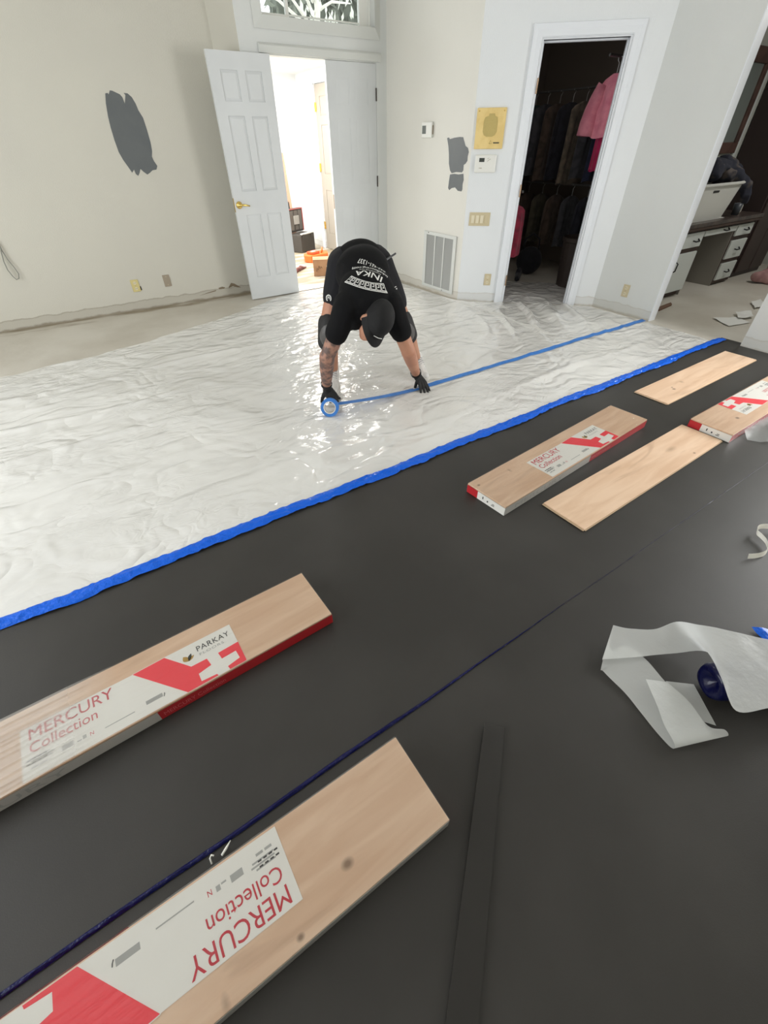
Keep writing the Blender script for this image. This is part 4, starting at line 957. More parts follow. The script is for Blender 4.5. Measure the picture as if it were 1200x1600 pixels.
def pack(center, rz, seed, label, ridges=False, wood=None):
    r = thing('flooring_pack', (center[0], center[1], 0.0085), rz, label, 'flooring pack')
    hx, hy = BL/2, BW/2
    wd = oak('oak_face_%d' % seed, seed) 
    MB().box(-hx, hx, -hy, hy, BH-0.008, BH).build('top_plank', wd, r, bevel=0.0012)
    st = MB()
    for k in range(5): st.box(-hx+0.003, hx-0.003, -hy+0.002, hy-0.002, 0.004+k*0.0085, 0.004+k*0.0085+0.0078)
    st.build('plank_stack', mat('plank_edges', (176, 150, 124), 0.6), r)
    # printed side wraps and end caps
    for s in (-1, 1):
        y0, y1 = (-hy-0.0012, -hy) if s < 0 else (hy, hy+0.0012)
        MB().box(-hx, hx*0.08, y0, y1, 0.001, BH-0.009).build('side_wrap', SIDE, r)
        MB().box(hx*0.08, hx, y0, y1, 0.001, BH-0.009).build('side_wrap', SIDE_RED, r)
        V, F = fit_text('MERCURY', 0.30, 0.026, bold=0.0); tm = MB()
        if s < 0: add_flat(tm, V, F, lambda a, b: (-hx+0.08+a*1.35, y0-0.0004, 0.010+b))
        else: add_flat(tm, V, F, lambda a, b: (hx-0.08-a*1.35, y1+0.0004, 0.010+b))
        tm.build('side_lettering', INKG, r, recalc=False)
        V, F = fit_text('MERCURY Collection', 0.20, 0.018); tm = MB()
        if s < 0: add_flat(tm, V, F, lambda a, b: (hx*0.10+a, y0-0.0004, 0.014+b))
        else: add_flat(tm, V, F, lambda a, b: (hx*0.10+0.2-a, y1+0.0004, 0.014+b))
        tm.build('side_lettering', SIDE_PK, r, recalc=False)
    for s in (-1, 1):
        x0, x1 = (-hx-0.0012, -hx) if s < 0 else (hx, hx+0.0012)
        MB().box(x0, x1, -hy, hy*0.42*-s if s > 0 else hy*0.42, 0.001, BH-0.009).build('end_cap', PAPER, r) if s < 0 else MB().box(x0, x1, -hy*0.42, hy, 0.001, BH-0.009).build('end_cap', PAPER, r)
        MB().box(x0, x1, hy*0.42, hy, 0.001, BH-0.009).build('end_cap', SIDE_RED, r) if s < 0 else MB().box(x0, x1, -hy, -hy*0.42, 0.001, BH-0.009).build('end_cap', SIDE_RED, r)
        e_ = MB()
        xx = x0-0.0004 if s < 0 else x1+0.0004
        for (a, b, c, d) in ((-0.060, -0.040, 0.014, 0.018), (-0.060, -0.046, 0.022, 0.026), (-0.020, -0.012, 0.016, 0.026), (0.012, 0.018, 0.018, 0.034)):
            y_a, y_b = (a, b) if s < 0 else (-b, -a)
            e_.quad((xx, y_a, c), (xx, y_b, c), (xx, y_b, d), (xx, y_a, d))
        tag(e_.build('end_printing', INK, r, recalc=False), kind='stuff')
    # paper label under the film
    zt = BH+0.0004
    top = lambda dz: (lambda a, b, h=0: (a, b, zt+dz+h))
    lab = MB().prism([(-0.300, -hy+0.006), (0.355, -hy+0.002), (0.355, 0.055), (0.123, 0.055), (0.02, 0.052), (0.03, 0.022) if False else (0.018, 0.050), (-0.290, 0.050) if False else (-0.300, 0.052)], 0.0, 0.0004, top(0)).build('label', PAPER, r)
    redp = [(0.02, 0.050), (0.123, 0.053), (0.190, -0.035), (0.243, -0.036), (0.248, -0.068), (0.203, -0.076), (0.203, -0.108), (0.253, -0.112), (0.256, -hy+0.004), (0.155, -hy+0.004)]
    red2 = [(0.282, -0.037), (0.355, -0.034), (0.354, -hy+0.003), (0.296, -hy+0.003), (0.293, -0.106), (0.338, -0.098), (0.336, -0.064), (0.286, -0.066)]
    rm = MB()
    for pl_ in (redp, red2): rm.prism(pl_, 0.0005, 0.0007, top(0))
    rm.build('red_band', RED, lab)
    def letter(txt, x, y, w_, h_, m_, nm='lettering', **k):
        V, F = fit_text(txt, w_, h_, **k)
        add_flat(MB(), V, F, lambda a, b: (x+a, y+b, zt+0.00075)).build(nm, m_, lab, recalc=False)
    letter('MERCURY', -0.278, 0.004, 0.232, 0.040, RED_T)
    letter('Collection', -0.278, -0.040, 0.180, 0.034, RED_T)
    letter('PARKAY', 0.225, 0.010, 0.115, 0.022, INK, spacing=1.1)
    letter('FLOORS', 0.228, -0.010, 0.085, 0.010, INKG, spacing=1.2)
    letter('MERCURY Collection', 0.05, 0.035, 0.001, 0.001, INKG) if False else None
    lf = MB()
    for (ang, ln, wd_, mi) in ((115, 0.030, 0.011, 0), (62, 0.030, 0.007, 1), (35, 0.026, 0.006, 0)):
        a_ = math.radians(ang); ux, uy = math.cos(a_), math.sin(a_); pts = []
        for k in range(9): q = k/8; pts.append((0.190+ux*ln*q-uy*wd_*math.sin(math.pi*q), -0.010+uy*ln*q+ux*wd_*math.sin(math.pi*q)))
        for k in range(7, 0, -1): q = k/8; pts.append((0.190+ux*ln*q+uy*wd_*math.sin(math.pi*q)*0.7, -0.010+uy*ln*q-ux*wd_*math.sin(math.pi*q)*0.7))
        lf.cur = mi; lf.prism(pts, 0.0005, 0.0008, top(0))
    lf.build('leaf_emblem', [GOLD, DKG], lab)
    # small print, tick boxes and certificate marks
    sp = MB(); rk = random.Random(seed)
    for (x, y, w_, h_) in ((-0.278, -0.060, 0.05, 0.004), (-0.278, -0.068, 0.06, 0.004), (-0.278, -0.076, 0.055, 0.004), (-0.278, -0.090, 0.018, 0.006), (-0.255, -0.090, 0.018, 0.006), (-0.200, -0.085, 0.03, 0.016), (-0.160, -0.084, 0.012, 0.004), (-0.145, -0.084, 0.010, 0.012), (-0.085, -0.088, 0.085, 0.003), (0.035, -0.086, 0.05, 0.014)):
        sp.quad((x, y, zt+0.0006), (x+w_, y, zt+0.0006), (x+w_, y+h_, zt+0.0006), (x, y+h_, zt+0.0006))
    tag(sp.build('small_print', INKG, lab, recalc=False), kind='stuff')
    sp = MB()
    for k in range(4):
        for j in range(2): sp.quad((-0.288+k*0.014, -0.062-j*0.012, zt+0.0008), (-0.279+k*0.014, -0.062-j*0.012, zt+0.0008), (-0.279+k*0.014, -0.058-j*0.012, zt+0.0008), (-0.288+k*0.014, -0.058-j*0.012, zt+0.0008))
    sp.tube([(0.088, -0.088, zt+0.0004), (0.091, -0.082, zt+0.0004), (0.092, -0.076, zt+0.0004)], 0.0012, 5)
    tag(sp.build('small_print', INK, lab, recalc=False), kind='stuff')
    letter('N', -0.125, -0.086, 0.010, 0.012, RED_T)
    # clear film round the pack
    zf = BH+0.0022; xs0 = -0.02 if ridges else -hx-0.002
    def film(a, b):
        x = xs0+(hx+0.002-xs0)*a; y = -hy-0.0016+(BW+0.0032)*b
        return (x, y, zf+0.0010*noise.noise(Vector((x*3, y*25, seed))))
    MB().grid(film, 90, 28).build('shrink_film', SHRINK, r, smooth=True, recalc=False)
    if ridges:
        def film2(a, b):
            x = -hx-0.002+(hx+0.002+xs0)*a; y = -hy-0.0016+(BW+0.0032)*b
            k_ = min(1, max(0, (xs0-x)/0.14)); ph = noise.noise(Vector((x*0.9, 1, 0)))*2
            rg = 0.0065*k_*max(0, math.sin(y*270+ph*2.5+noise.noise(Vector((x*0.7, y*26, 0)))*6))**2
            return (x, y, zf+rg)
        MB().grid(film2, 110, 120).build('puckered_film', SHRINK_R, r, smooth=True, recalc=False)
    sd = MB()
    for s in (-1, 1): sd.grid(lambda a, b: (-hx+BL*a, s*(hy+0.0024+0.002*abs(noise.noise(Vector((a*14, b*2, s+seed))))), 0.001+(BH+0.001)*b), 60, 5)
    sd.build('side_film', SHRINK, r, smooth=True, recalc=False)
    return r
def shrink_ridged():
    m = SHRINK.copy(); m.name = 'shrink_wrap_puckered'; nt = m.node_tree
    out = nt.nodes['Material Output']; src = out.inputs[0].links[0].from_socket
    d = nt.nodes.new('ShaderNodeBsdfDiffuse'); d.inputs[0].default_value = (0.9, 0.88, 0.84, 1)
    mx = nt.nodes.new('ShaderNodeMixShader')
    tc = nt.nodes.new('ShaderNodeTexCoord'); sx_ = nt.nodes.new('ShaderNodeSeparateXYZ'); nt.links.new(tc.outputs['Object'], sx_.inputs[0])
    mr = nt.nodes.new('ShaderNodeMapRange'); mr.inputs[1].default_value = -0.02; mr.inputs[2].default_value = -0.20; mr.inputs[3].default_value = 0.0; mr.inputs[4].default_value = 0.34; nt.links.new(sx_.outputs[0], mr.inputs[0]); nt.links.new(mr.outputs[0], mx.inputs[0])
    nt.links.new(src, mx.inputs[1]); nt.links.new(d.outputs[0], mx.inputs[2]); nt.links.new(mx.outputs[0], out.inputs[0])
    return m
SHRINK_R = shrink_ridged()
p1_ = pack((-0.329, 1.030), math.radians(1.6), 1, 'flooring pack with puckered film lying nearest the blue film edge, long red side', ridges=True)
p2_ = pack((2.035, 1.178), math.radians(4.6), 2, 'wrapped flooring pack with label lying beside the long bare plank')
p3_ = pack((-0.378, 0.302), math.radians(180.0), 3, 'wrapped flooring pack lying along the seam with its label upside down')
p4_ = pack((3.66, 0.848), math.radians(180.0+1.0), 4, 'wrapped flooring pack with crumpled clear film under its edge')
def plank(c, rz, seed, label):
    r = thing('loose_plank', (c[0], c[1], 0.0085), rz, label, 'plank')
    hx, hy = 0.678, 0.121
    MB().box(-hx, hx, -hy, hy, 0.0005, 0.0085).build('board', oak('oak_face_%d' % seed, seed), r, bevel=0.001)
    MB().box(-hx-0.010, -hx, -hy, hy, 0.001, 0.0045).box(-hx, hx, -hy-0.006, -hy, 0.001, 0.004).build('click_edge', mat('plank_core', (196, 170, 140), 0.6), r)
    return r
plank((2.271, 0.847), math.radians(1.5), 6, 'long bare oak plank lying between the two wrapped packs')
plank((3.825, 1.328), math.radians(0.9), 5, 'bare oak plank with a dark knot lying near the bath opening')

# ================================================================ SCRAPS IN THE FOREGROUND
# offcut strip of underlay
sa, sb, sc2, sd2 = PZ(757, 1130, 0.02), PZ(788, 1138, 0.012), PZ(748, 1590, 0.012), PZ(697, 1590, 0.012)
def stripf(top):
    def f(a, b):
        p = sa.lerp(sb, b).lerp(sd2.lerp(sc2, b), a*1.15)
        z = 0.0105+0.006*(1-a)*(1-b)+0.004*math.exp(-((a-0.02)/0.1)**2)*(1-b)+(0.005 if top else 0)
        return (p.x, p.y, z)
    return f
mb = MB().grid(stripf(True), 40, 5).grid(stripf(False), 40, 5)
f1, f0 = stripf(True), stripf(False)
for b in (0, 1):
    for k in range(39): mb.quad(f0(k/39, b), f0((k+1)/39, b), f1((k+1)/39, b), f1(k/39, b))
for a in (0, 1):
    for k in range(4): mb.quad(f0(a, k/4), f0(a, (k+1)/4), f1(a, (k+1)/4), f1(a, k/4))
tag(mb.build('underlay_offcut', mat('black_foam_offcut', (44, 42, 39), 0.47, bump=0.05, bscale=350, spec=0.36)), 'long narrow black underlay offcut lying across the near underlay', 'offcut')
# translucent release film ribbon
def trans_film(name, c, tr=0.35, rough=0.35):
    m = bpy.data.materials.new(name); m.use_nodes = True; nt = m.node_tree; b = nt.nodes['Principled BSDF']
    b.inputs['Base Color'].default_value = lin(c); b.inputs['Roughness'].default_value = rough
    tl = nt.nodes.new('ShaderNodeBsdfTranslucent'); tl.inputs[0].default_value = lin(c)
    t = nt.nodes.new('ShaderNodeBsdfTransparent')
    m1 = nt.nodes.new('ShaderNodeMixShader'); m1.inputs[0].default_value = 0.4; nt.links.new(b.outputs[0], m1.inputs[1]); nt.links.new(tl.outputs[0], m1.inputs[2])
    m2 = nt.nodes.new('ShaderNodeMixShader'); m2.inputs[0].default_value = tr; nt.links.new(m1.outputs[0], m2.inputs[1]); nt.links.new(t.outputs[0], m2.inputs[2])
    tc = nt.nodes.new('ShaderNodeTexCoord'); n = nt.nodes.new('ShaderNodeTexNoise'); n.inputs['Scale'].default_value = 14; n.inputs['Detail'].default_value = 5; nt.links.new(tc.outputs['Object'], n.inputs['Vector'])
    bp = nt.nodes.new('ShaderNodeBump'); bp.inputs['Strength'].default_value = 0.35; bp.inputs['Distance'].default_value = 0.02; nt.links.new(n.outputs['Fac'], bp.inputs['Height']); nt.links.new(bp.outputs[0], b.inputs['Normal'])
    nt.links.new(m2.outputs[0], nt.nodes['Material Output'].inputs[0]); return m
FILM = trans_film('translucent_release_film', (250, 252, 250), 0.24)
CLEARF = trans_film('clear_crumpled_film', (226, 230, 228), 0.6, 0.15)
def ribbon(mb, secs, nsub=8, nv=7, seed=0, amp=0.004):
    """smooth band through cross edges [(p,q)]"""
    A = [Vector(s[0]) for s in secs]; B = [Vector(s[1]) for s in secs]; n = len(secs)
    def cr(P, t):
        k = min(int(t), n-2); u = t-k; p0, p1, p2, p3 = P[max(k-1, 0)], P[k], P[k+1], P[min(k+2, n-1)]
        v = 0.5*((2*p1)+(p2-p0)*u+(2*p0-5*p1+4*p2-p3)*u*u+(3*p1-p0-3*p2+p3)*u**3)
        return v
    N = (n-1)*nsub+1
    def f(a, b):
        t = a*(n-1); p = cr(A, t); q = cr(B, t); v = p.lerp(q, b)
        v = v + Vector((0, 0, 1))*amp*noise.noise(v*14+Vector((seed, 0, 0)))
        v.z = max(v.z, 0.0095); return v
    mb.grid(f, N, nv); return mb
mb = MB()
S = lambda x, y, z: PZ(x, y, z)
ribbon(mb, [(S(1330, 1030, .06), S(1330, 1105, .02)), (S(1250, 1010, .145), S(1262, 1098, .14)), (S(1196, 998, .15), S(1204, 1106, .14)), (S(1132, 984, .15), S(1150, 1111, .14)), (S(1092, 977, .13), S(1128, 1062, .135)), (S(1056, 972, .085), S(1106, 1020, .05)), (S(1022, 983, .07), S(1050, 1021, .05)), (S(985, 982, .06), S(1000, 1026, .045)), (S(958, 977, .055), S(941, 1030, .04))], seed=1)
ribbon(mb, [(S(958, 979, .054), S(941, 1032, .039)), (S(940, 1040, .03), S(975, 1010, .03)), (S(944, 1050, .022), S(1009, 1030, .03)), (S(976, 1082, .018), S(1038, 1064, .03)), (S(1000, 1112, .014), S(1070, 1098, .03)), (S(1026, 1144, .012), S(1098, 1130, .03)), (S(1046, 1166, .012), S(1112, 1146, .03)), (S(1054, 1169, .028), S(1137, 1150, .026)), (S(1052, 1158, .045), S(1132, 1140, .035)), (S(1038, 1132, .05), S(1106, 1134, .035)), (S(1024, 1096, .05), S(1076, 1096, .035)), (S(1009, 1061, .045), S(1042, 1066, .035))], seed=4, amp=0.002)
ribbon(mb, [(S(1040, 1064, .014), S(1084, 1069, .014)), (S(1062, 1090, .014), S(1100, 1098, .014)), (S(1090, 1125, .014), S(1119, 1134, .014))], seed=6, amp=0.002)
tag(mb.build('release_film_strip', FILM, smooth=True, recalc=False), 'translucent white release film ribbon looped loosely on the black underlay', 'film')
# roll of dark blue film behind it
NB = film_mat('deep_blue_film', (4, 7, 52), 0.3, 0.5, 30)
bc = S(1108, 1066, 0.072); ax_ = (S(1215, 1062, 0.072)-bc).normalized()
mb = MB(); mb.lathe([(0.0, 0.03), (0.02, 0.02), (0.038, 0.0), (0.052, 0.0), (0.0585, 0.012), (0.058, 0.42), (0.02, 0.42)], bc, ax_, 36)
ro = mb.build('blue_film_roll', NB, smooth=True); crumple(ro, 0.004, 24)
tag(ro, 'dark blue film roll lying behind the translucent ribbon', 'film roll')
sb_ = MB().grid(lambda a, b: (lambda p: (p.x, p.y, 0.012+0.02*abs(noise.noise(p*14))))(S(1170, 984, 0).lerp(S(1300, 1000, 0), a).lerp(S(1190, 1004, 0).lerp(S(1310, 1030, 0), a), b)), 24, 8).build('blue_film_scrap', BLUE, smooth=True, recalc=False)
tag(sb_, 'bright blue film scrap sticking out behind the ribbon', 'film')
# curled white strip
mb = MB(); c_ = [(1168, 873, 0.0), (1182, 872, 0.0), (1194, 868, 0.004), (1199, 860, 0.008), (1196, 850, 0.010), (1189, 842, 0.012), (1182, 835, 0.014), (1184, 828, 0.016), (1194, 826, 0.016), (1210, 828, 0.012), (1224, 834, 0.006)]
ribbon(mb, [(S(x, y, 0.010+z), S(x, y, 0.010+z)+Vector((0.005, 0.008, 0.022))) for x, y, z in c_], nv=3, amp=0)
tag(mb.build('curled_strip', mat('white_strip', (250, 248, 238), 0.5), smooth=True, recalc=False), 'narrow white strip curled into an S on the black underlay', 'strip')
# clear film beside the far pack
def cf(a, b):
    p = S(1148, 672, 0).lerp(S(1236, 640, 0), a).lerp(S(1166, 690, 0).lerp(S(1246, 704, 0), a), b)
    return (p.x, p.y, 0.012+0.045*max(0, 0.7-abs(noise.noise(p*7))*2)*(1-abs(2*b-1)*0.6))
tag(MB().grid(cf, 40, 24).build('clear_film_scrap', CLEARF, smooth=True, recalc=False), 'crumpled clear film lying along the edge of a wrapped pack', 'film')
# shreds of white film at the seam
mb = MB(); mb.tube([S(347, 1336, .012), S(353, 1326, .02), S(360, 1313, .03)], [0.0035, 0.0035, 0.001], 6)
tag(mb.build('film_shred', mat('white_strip', (250, 248, 238), 0.5), smooth=True), 'straight white film shred at the seam beside the pack', 'film shred')
mb = MB(); mb.tube([S(331, 1350, .012), S(328, 1341, .018), S(330, 1336, .024), S(334, 1337, .024)], 0.002, 6)
tag(mb.build('film_shred', mat('white_strip', (250, 248, 238), 0.5), smooth=True), 'hooked white film shred at the seam beside the pack', 'film shred')

# ================================================================ THE WORKER
SKIN = mat('skin', (196, 144, 116), 0.55, (184, 130, 104), 8, subsurf=0.0)
def tattoo_skin():
    return mat('tattooed_skin', (172, 128, 108), 0.55, (104, 84, 78), 26, lo=0.42, hi=0.58, ndetail=3)
TATT = tattoo_skin()
BLACKC = mat('black_jersey', (15, 15, 17), 0.9, (11, 11, 13), 5, bump=0.15, bscale=25, spec=0.25)
SHORTC = mat('black_work_shorts', (19, 19, 24), 0.9, bump=0.2, bscale=30)
PADM = mat('knee_pad_fabric', (34, 33, 33), 0.7, bump=0.2, bscale=60); PADS = mat('knee_pad_shell', (84, 82, 80), 0.45)
GLOVE = mat('black_glove', (17, 17, 18), 0.7, bump=0.2, bscale=80)
SHOE = mat('white_sneaker', (232, 230, 226), 0.55, (214, 212, 208), 30); SOLE = mat('sneaker_sole', (214, 212, 206), 0.6); LACE = mat('grey_laces', (170, 170, 172), 0.7)
PRINT = mat('white_print', (232, 232, 228), 0.6)
man = thing('person', (1.62, 2.62, 0), 0, 'person in black shirt and cap bending over to lay blue tape', 'person')
bpy.context.view_layer.update()
def att(o, par=None):
    par = par or man
    o.parent = par
    o.matrix_parent_inverse = Matrix.Translation(-man.location) if par is man else Matrix.Identity(4)
    return o
def Pz(x, y, z): return PZ(x, y, z)
hipR, hipL = Pz(539, 420, .80), Pz(587, 417, .80)
kneR, kneL = Pz(513, 512, .47), Pz(630, 506, .47)
ankR, ankL = Pz(521, 582, .10), Pz(651, 562, .10)
toeR, toeL = Pz(521, 612, .035), Pz(661, 585, .035)
shR, shL = Pz(542, 482, .68), Pz(610, 475, .68)
elR, elL = Pz(511, 558, .385), Pz(638, 549, .385)
wrR, wrL = Pz(510, 606, .105), Pz(651, 586, .095)
pel = (hipR+hipL)/2; che = (shR+shL)/2
spine = (che-pel).normalized(); lat = (hipL-hipR).normalized(); dors = spine.cross(lat).normalized()
if dors.z < 0: dors = -dors
midb = pel.lerp(che, 0.5)+dors*0.045
neck0 = che+spine*0.03
# head: crown towards the camera, face to the floor
toc = -CF
ha = (toc*0.75 + CR*0.62 - CU*0.10).normalized()            # chin to crown
hb = (-CU - CR*0.05); hb = (hb-ha*hb.dot(ha)).normalized()   # face forward
hs = ha.cross(hb).normalized()
headc = Pz(586, 503, .61)
def HP(a, b, s): return headc+ha*a+hb*b+hs*s
arms = [('c', shR, .055, elR, .047), ('c', elR, .050, elR.lerp(wrR, .35), .047), ('c', elR.lerp(wrR, .35), .047, wrR, .030),
        ('c', shL, .055, elL, .046), ('c', elL, .048, elL.lerp(wrL, .35), .045), ('c', elL.lerp(wrL, .35), .045, wrL, .029)]
legs = [('c', hipR, .095, kneR, .062), ('c', kneR, .060, kneR.lerp(ankR, .35), .056), ('c', kneR.lerp(ankR, .35), .056, ankR, .036),
        ('c', hipL, .095, kneL, .062), ('c', kneL, .060, kneL.lerp(ankL, .35), .056), ('c', kneL.lerp(ankL, .35), .056, ankL, .036),
        ('c', ankR, .034, ankR.lerp(toeR, .5)-Vector((0, 0, .02)), .022), ('c', ankL, .034, ankL.lerp(toeL, .5)-Vector((0, 0, .02)), .022)]
tors = [('c', pel, .09, pel.lerp(che, .5), .09), ('c', pel.lerp(che, .5), .09, che-spine*.03, .08), ('c', shR-spine*.02, .05, shL-spine*.02, .05), ('c', neck0, .05, HP(-0.07, -0.03, 0), .05)]
head = [('e', HP(0.03, -0.01, 0), ha*0.10, hb*0.098, hs*0.076), ('e', HP(-0.045, 0.025, 0), ha*0.075, hb*0.072, hs*0.062),
        ('e', HP(-0.095, 0.055, 0), ha*0.03, hb*0.035, hs*0.035),
        ('c', HP(0.005, 0.085, 0), .010, HP(-0.03, 0.108, 0), .014), ('c', HP(-0.062, 0.088, -0.018), .008, HP(-0.062, 0.088, 0.018), .008), ('c', HP(-0.074, 0.086, -0.014), .008, HP(-0.074, 0.086, 0.014), .008)]
for s in (-1, 1):
    head.append(('e', HP(-0.015, -0.005, s*0.078), ha*0.034, hb*0.019, hs*0.012))
    head.append(('c', HP(0.008, 0.078, s*0.03), .012, HP(0.006, 0.072, s*0.045), .010))
body = att(blob('body', arms+legs+tors+head, 0.0085, 3, [SKIN, TATT]))
def seg_d(p, a, b):
    t = max(0, min(1, (p-a).dot(b-a)/(b-a).length_squared)); return (p-a.lerp(b, t)).length
for p in body.data.polygons:
    c = p.center
    if seg_d(c, shR.lerp(elR, 0.3), elR) < .075 or seg_d(c, elR, wrR.lerp(elR, .12)) < .065: p.material_index = 1
eyes = MB()
for s in (-1, 1): eyes.lathe([(0.0, -0.011), (0.008, -0.008), (0.011, 0), (0.008, 0.008), (0, 0.011)], HP(0.005, 0.082, s*0.032), hb, 12)
att(eyes.build('eyes', mat('eye_white', (226, 222, 216), 0.3), smooth=True))
hair = att(blob('hair', [('e', HP(0.012, -0.035, 0), ha*0.085, hb*0.078, hs*0.081)], 0.009, 2, mat('short_dark_hair', (44, 36, 32), 0.9, bump=0.5, bscale=200)))
# shirt
sl = lambda a, b, t: a.lerp(b, t)
shirt_p = [('e', pel+dors*.015-spine*.01, lat*.172, spine*.150, dors*.140), ('e', pel.lerp(midb, .6)+dors*0.01, lat*.172, spine*.19, dors*.142), ('e', midb.lerp(che, .5), lat*.172, spine*.19, dors*.130),
           ('c', shR-spine*.03, .078, shL-spine*.03, .078), ('c', shR, .078, sl(shR, elR, .50), .070), ('c', shL, .078, sl(shL, elL, .55), .070),
           ('c', sl(shR, elR, .15)-spine*.05, .068, sl(shR, elR, .50)-spine*0.03+lat*0.015, .064), ('c', sl(shL, elL, .15)-spine*.05, .068, sl(shL, elL, .54)-spine*.03-lat*0.015, .064),
           # cloth sagging under chest and belly
           ('c', che-Vector((0, 0, .05)), .095, midb-Vector((0, 0, .10)), .10), ('c', midb-Vector((0, 0, .10)), .10, pel-Vector((0, 0, .03)), .11),
           ('c', shR-Vector((0, 0, .06))+lat*.04, .065, midb-Vector((0, 0, .12)), .08),
           ('c', HP(-0.03, -0.105, 0), .062, che, .095), ('c', HP(-0.05, -0.09, -.03), .055, sl(shR, shL, .25), .075), ('c', HP(-0.05, -0.09, .03), .055, sl(shR, shL, .75), .075)]
shirt = att(blob('shirt', shirt_p, 0.0095, 4, BLACKC))
for v in shirt.data.vertices:
    n = noise.noise(Vector((v.co.x*6, v.co.y*6, v.co.z*3))); v.co += dors*0.006*n+lat*0.004*noise.noise(v.co*11)
shorts = att(blob('shorts', [('c', pel-spine*0.035, .140, hipR, .115), ('c', pel-spine*0.035, .140, hipL, .115), ('c', hipR, .118, sl(hipR, kneR, .50), .092), ('c', hipL, .118, sl(hipL, kneL, .64), .092),
                             ('c', hipR-spine*.04, .11, hipL-spine*.04, .11)], 0.0095, 3, SHORTC))
crumple(shorts, 0.006, 9)
# knee pads
def pad(k, hip, ank, side):
    fwd = Vector((-0.45, -0.85, 0)).normalized(); ax = (ank-hip).normalized(); fwd = (fwd-ax*fwd.dot(ax)).normalized(); sd = ax.cross(fwd)
    o = att(blob('knee_pad', [('c', k-ax*.03, .074, k+ax*.09, .066), ('e', k+fwd*.02, ax*.115, fwd*.062, sd*.068)], 0.009, 2, PADM))
    sh = blob('pad_shell', [('e', k+fwd*.038+ax*.015, ax*.095, fwd*.056, sd*.058)], 0.009, 1, PADS)
    sh.parent = o
    MBs = MB().lathe([(0.006, 0), (0.006, 0.004), (0, 0.006)], k-ax*.07+fwd*.070, fwd, 10).build('stud', PRINT, o)
    return o
pad(kneR+(ankR-kneR)*0.02, hipR, ankR, -1); pad(kneL+(ankL-kneL)*0.02, hipL, ankL, 1)
# sneakers
def shoe(ank, toe, nm):
    f = (toe-ank); f.z = 0; f = f.normalized(); s = f.cross(Vector((0, 0, 1))); b = Vector((ank.x, ank.y, 0)); U = Vector((0, 0, 1)); z0 = 0.012
    heel = b-f*.045; ball = b+f*.12; tip = b+f*.185
    up = att(blob('shoe', [('c', heel+U*.052, .040, ball+U*.048, .040), ('c', ball+U*.046, .040, tip+U*.038, .030), ('c', heel+U*.06, .040, b+U*.125, .046), ('c', b+U*.10, .046, ball+U*.055, .036)], 0.008, 3, SHOE))
    pts = []
    for k in range(28):
        a = 2*math.pi*k/28; l = math.cos(a); w_ = math.sin(a)
        c = 0.07+0.155*l; hw = 0.047*(1.0 if l > -0.2 else 0.92)*(1-0.12*max(0, -l))
        p = b+f*c+s*hw*(abs(w_)**0.8*(1 if w_ > 0 else -1)); pts.append((p.x, p.y))
    so = MB().prism(pts, z0-0.004, z0+0.022).build('sole', SOLE, up, bevel=0.006)
    la = MB()
    for k in range(6):
        q = k/5; c = b+f*(0.028+0.085*q)+U*(0.142-0.055*q)
        la.tube([c-s*.028-U*.006, c+U*.006, c+s*.028-U*.006], 0.0035, 6)
    la.build('laces', LACE, up, smooth=True)
    return up
shoe(ankR, toeR, 'r'); shoe(ankL, toeL, 'l')
# gloved hands with five fingers
def glove(wr, fwd, nrm, thumb_side, curl, spread=0.10, forearm=None, thumb_dir=None):
    """fwd: wrist to knuckles, nrm: out of the back of the hand, thumb_side: +1/-1 along fwd x nrm"""
    fwd = fwd.normalized(); nrm = (nrm-fwd*nrm.dot(fwd)).normalized(); sd = fwd.cross(nrm)*thumb_side
    pr = []
    offs = [0.031, 0.010, -0.011, -0.030]; lens = [(.040, .026, .021), (.044, .029, .022), (.041, .027, .021), (.032, .021, .018)]
    for k in range(4):
        kn = wr+fwd*(0.088-0.006*abs(k-1))+sd*offs[k]+nrm*(0.004-0.003*abs(k-1.3))
        pr.append(('c', wr+fwd*.012+sd*offs[k]*.55, .019, kn, .0125))
        d = (fwd+sd*spread*(1.2-k)).normalized(); p = kn; c = 0
        for j in range(3):
            c += curl[k][j]; dd = (d*math.cos(c)-nrm*math.sin(c)).normalized(); q = p+dd*lens[k][j]
            pr.append(('c', p, .0108-.001*j, q, .0098-.001*j)); p = q
    tb = wr+fwd*.022+sd*.026-nrm*.006
    td = thumb_dir.normalized() if thumb_dir else (fwd*.55+sd*.8-nrm*.35).normalized()
    t1 = tb+td*.046; t2 = t1+(td*0.85+fwd*.45-nrm*.15).normalized()*.033; t3 = t2+(td*.6+fwd*.65-nrm*.25).normalized()*.026
    pr += [('c', tb, .0175, t1, .0135), ('c', t1, .0125, t2, .0112), ('c', t2, .0112, t3, .0092)]
    if forearm is not None: pr.append(('c', wr+(forearm-wr).normalized()*.045, .034, wr+fwd*.015, .028))
    o = att(blob('glove', pr, 0.0042, 2, GLOVE))
    cf_ = MB(); 
    if forearm is not None:
        u = (forearm-wr).normalized(); cf_.lathe([(0.036, .036), (0.040, .038), (0.040, .052), (0.036, .054)], wr, u, 20).build('cuff', GLOVE, o, smooth=True)
    return o
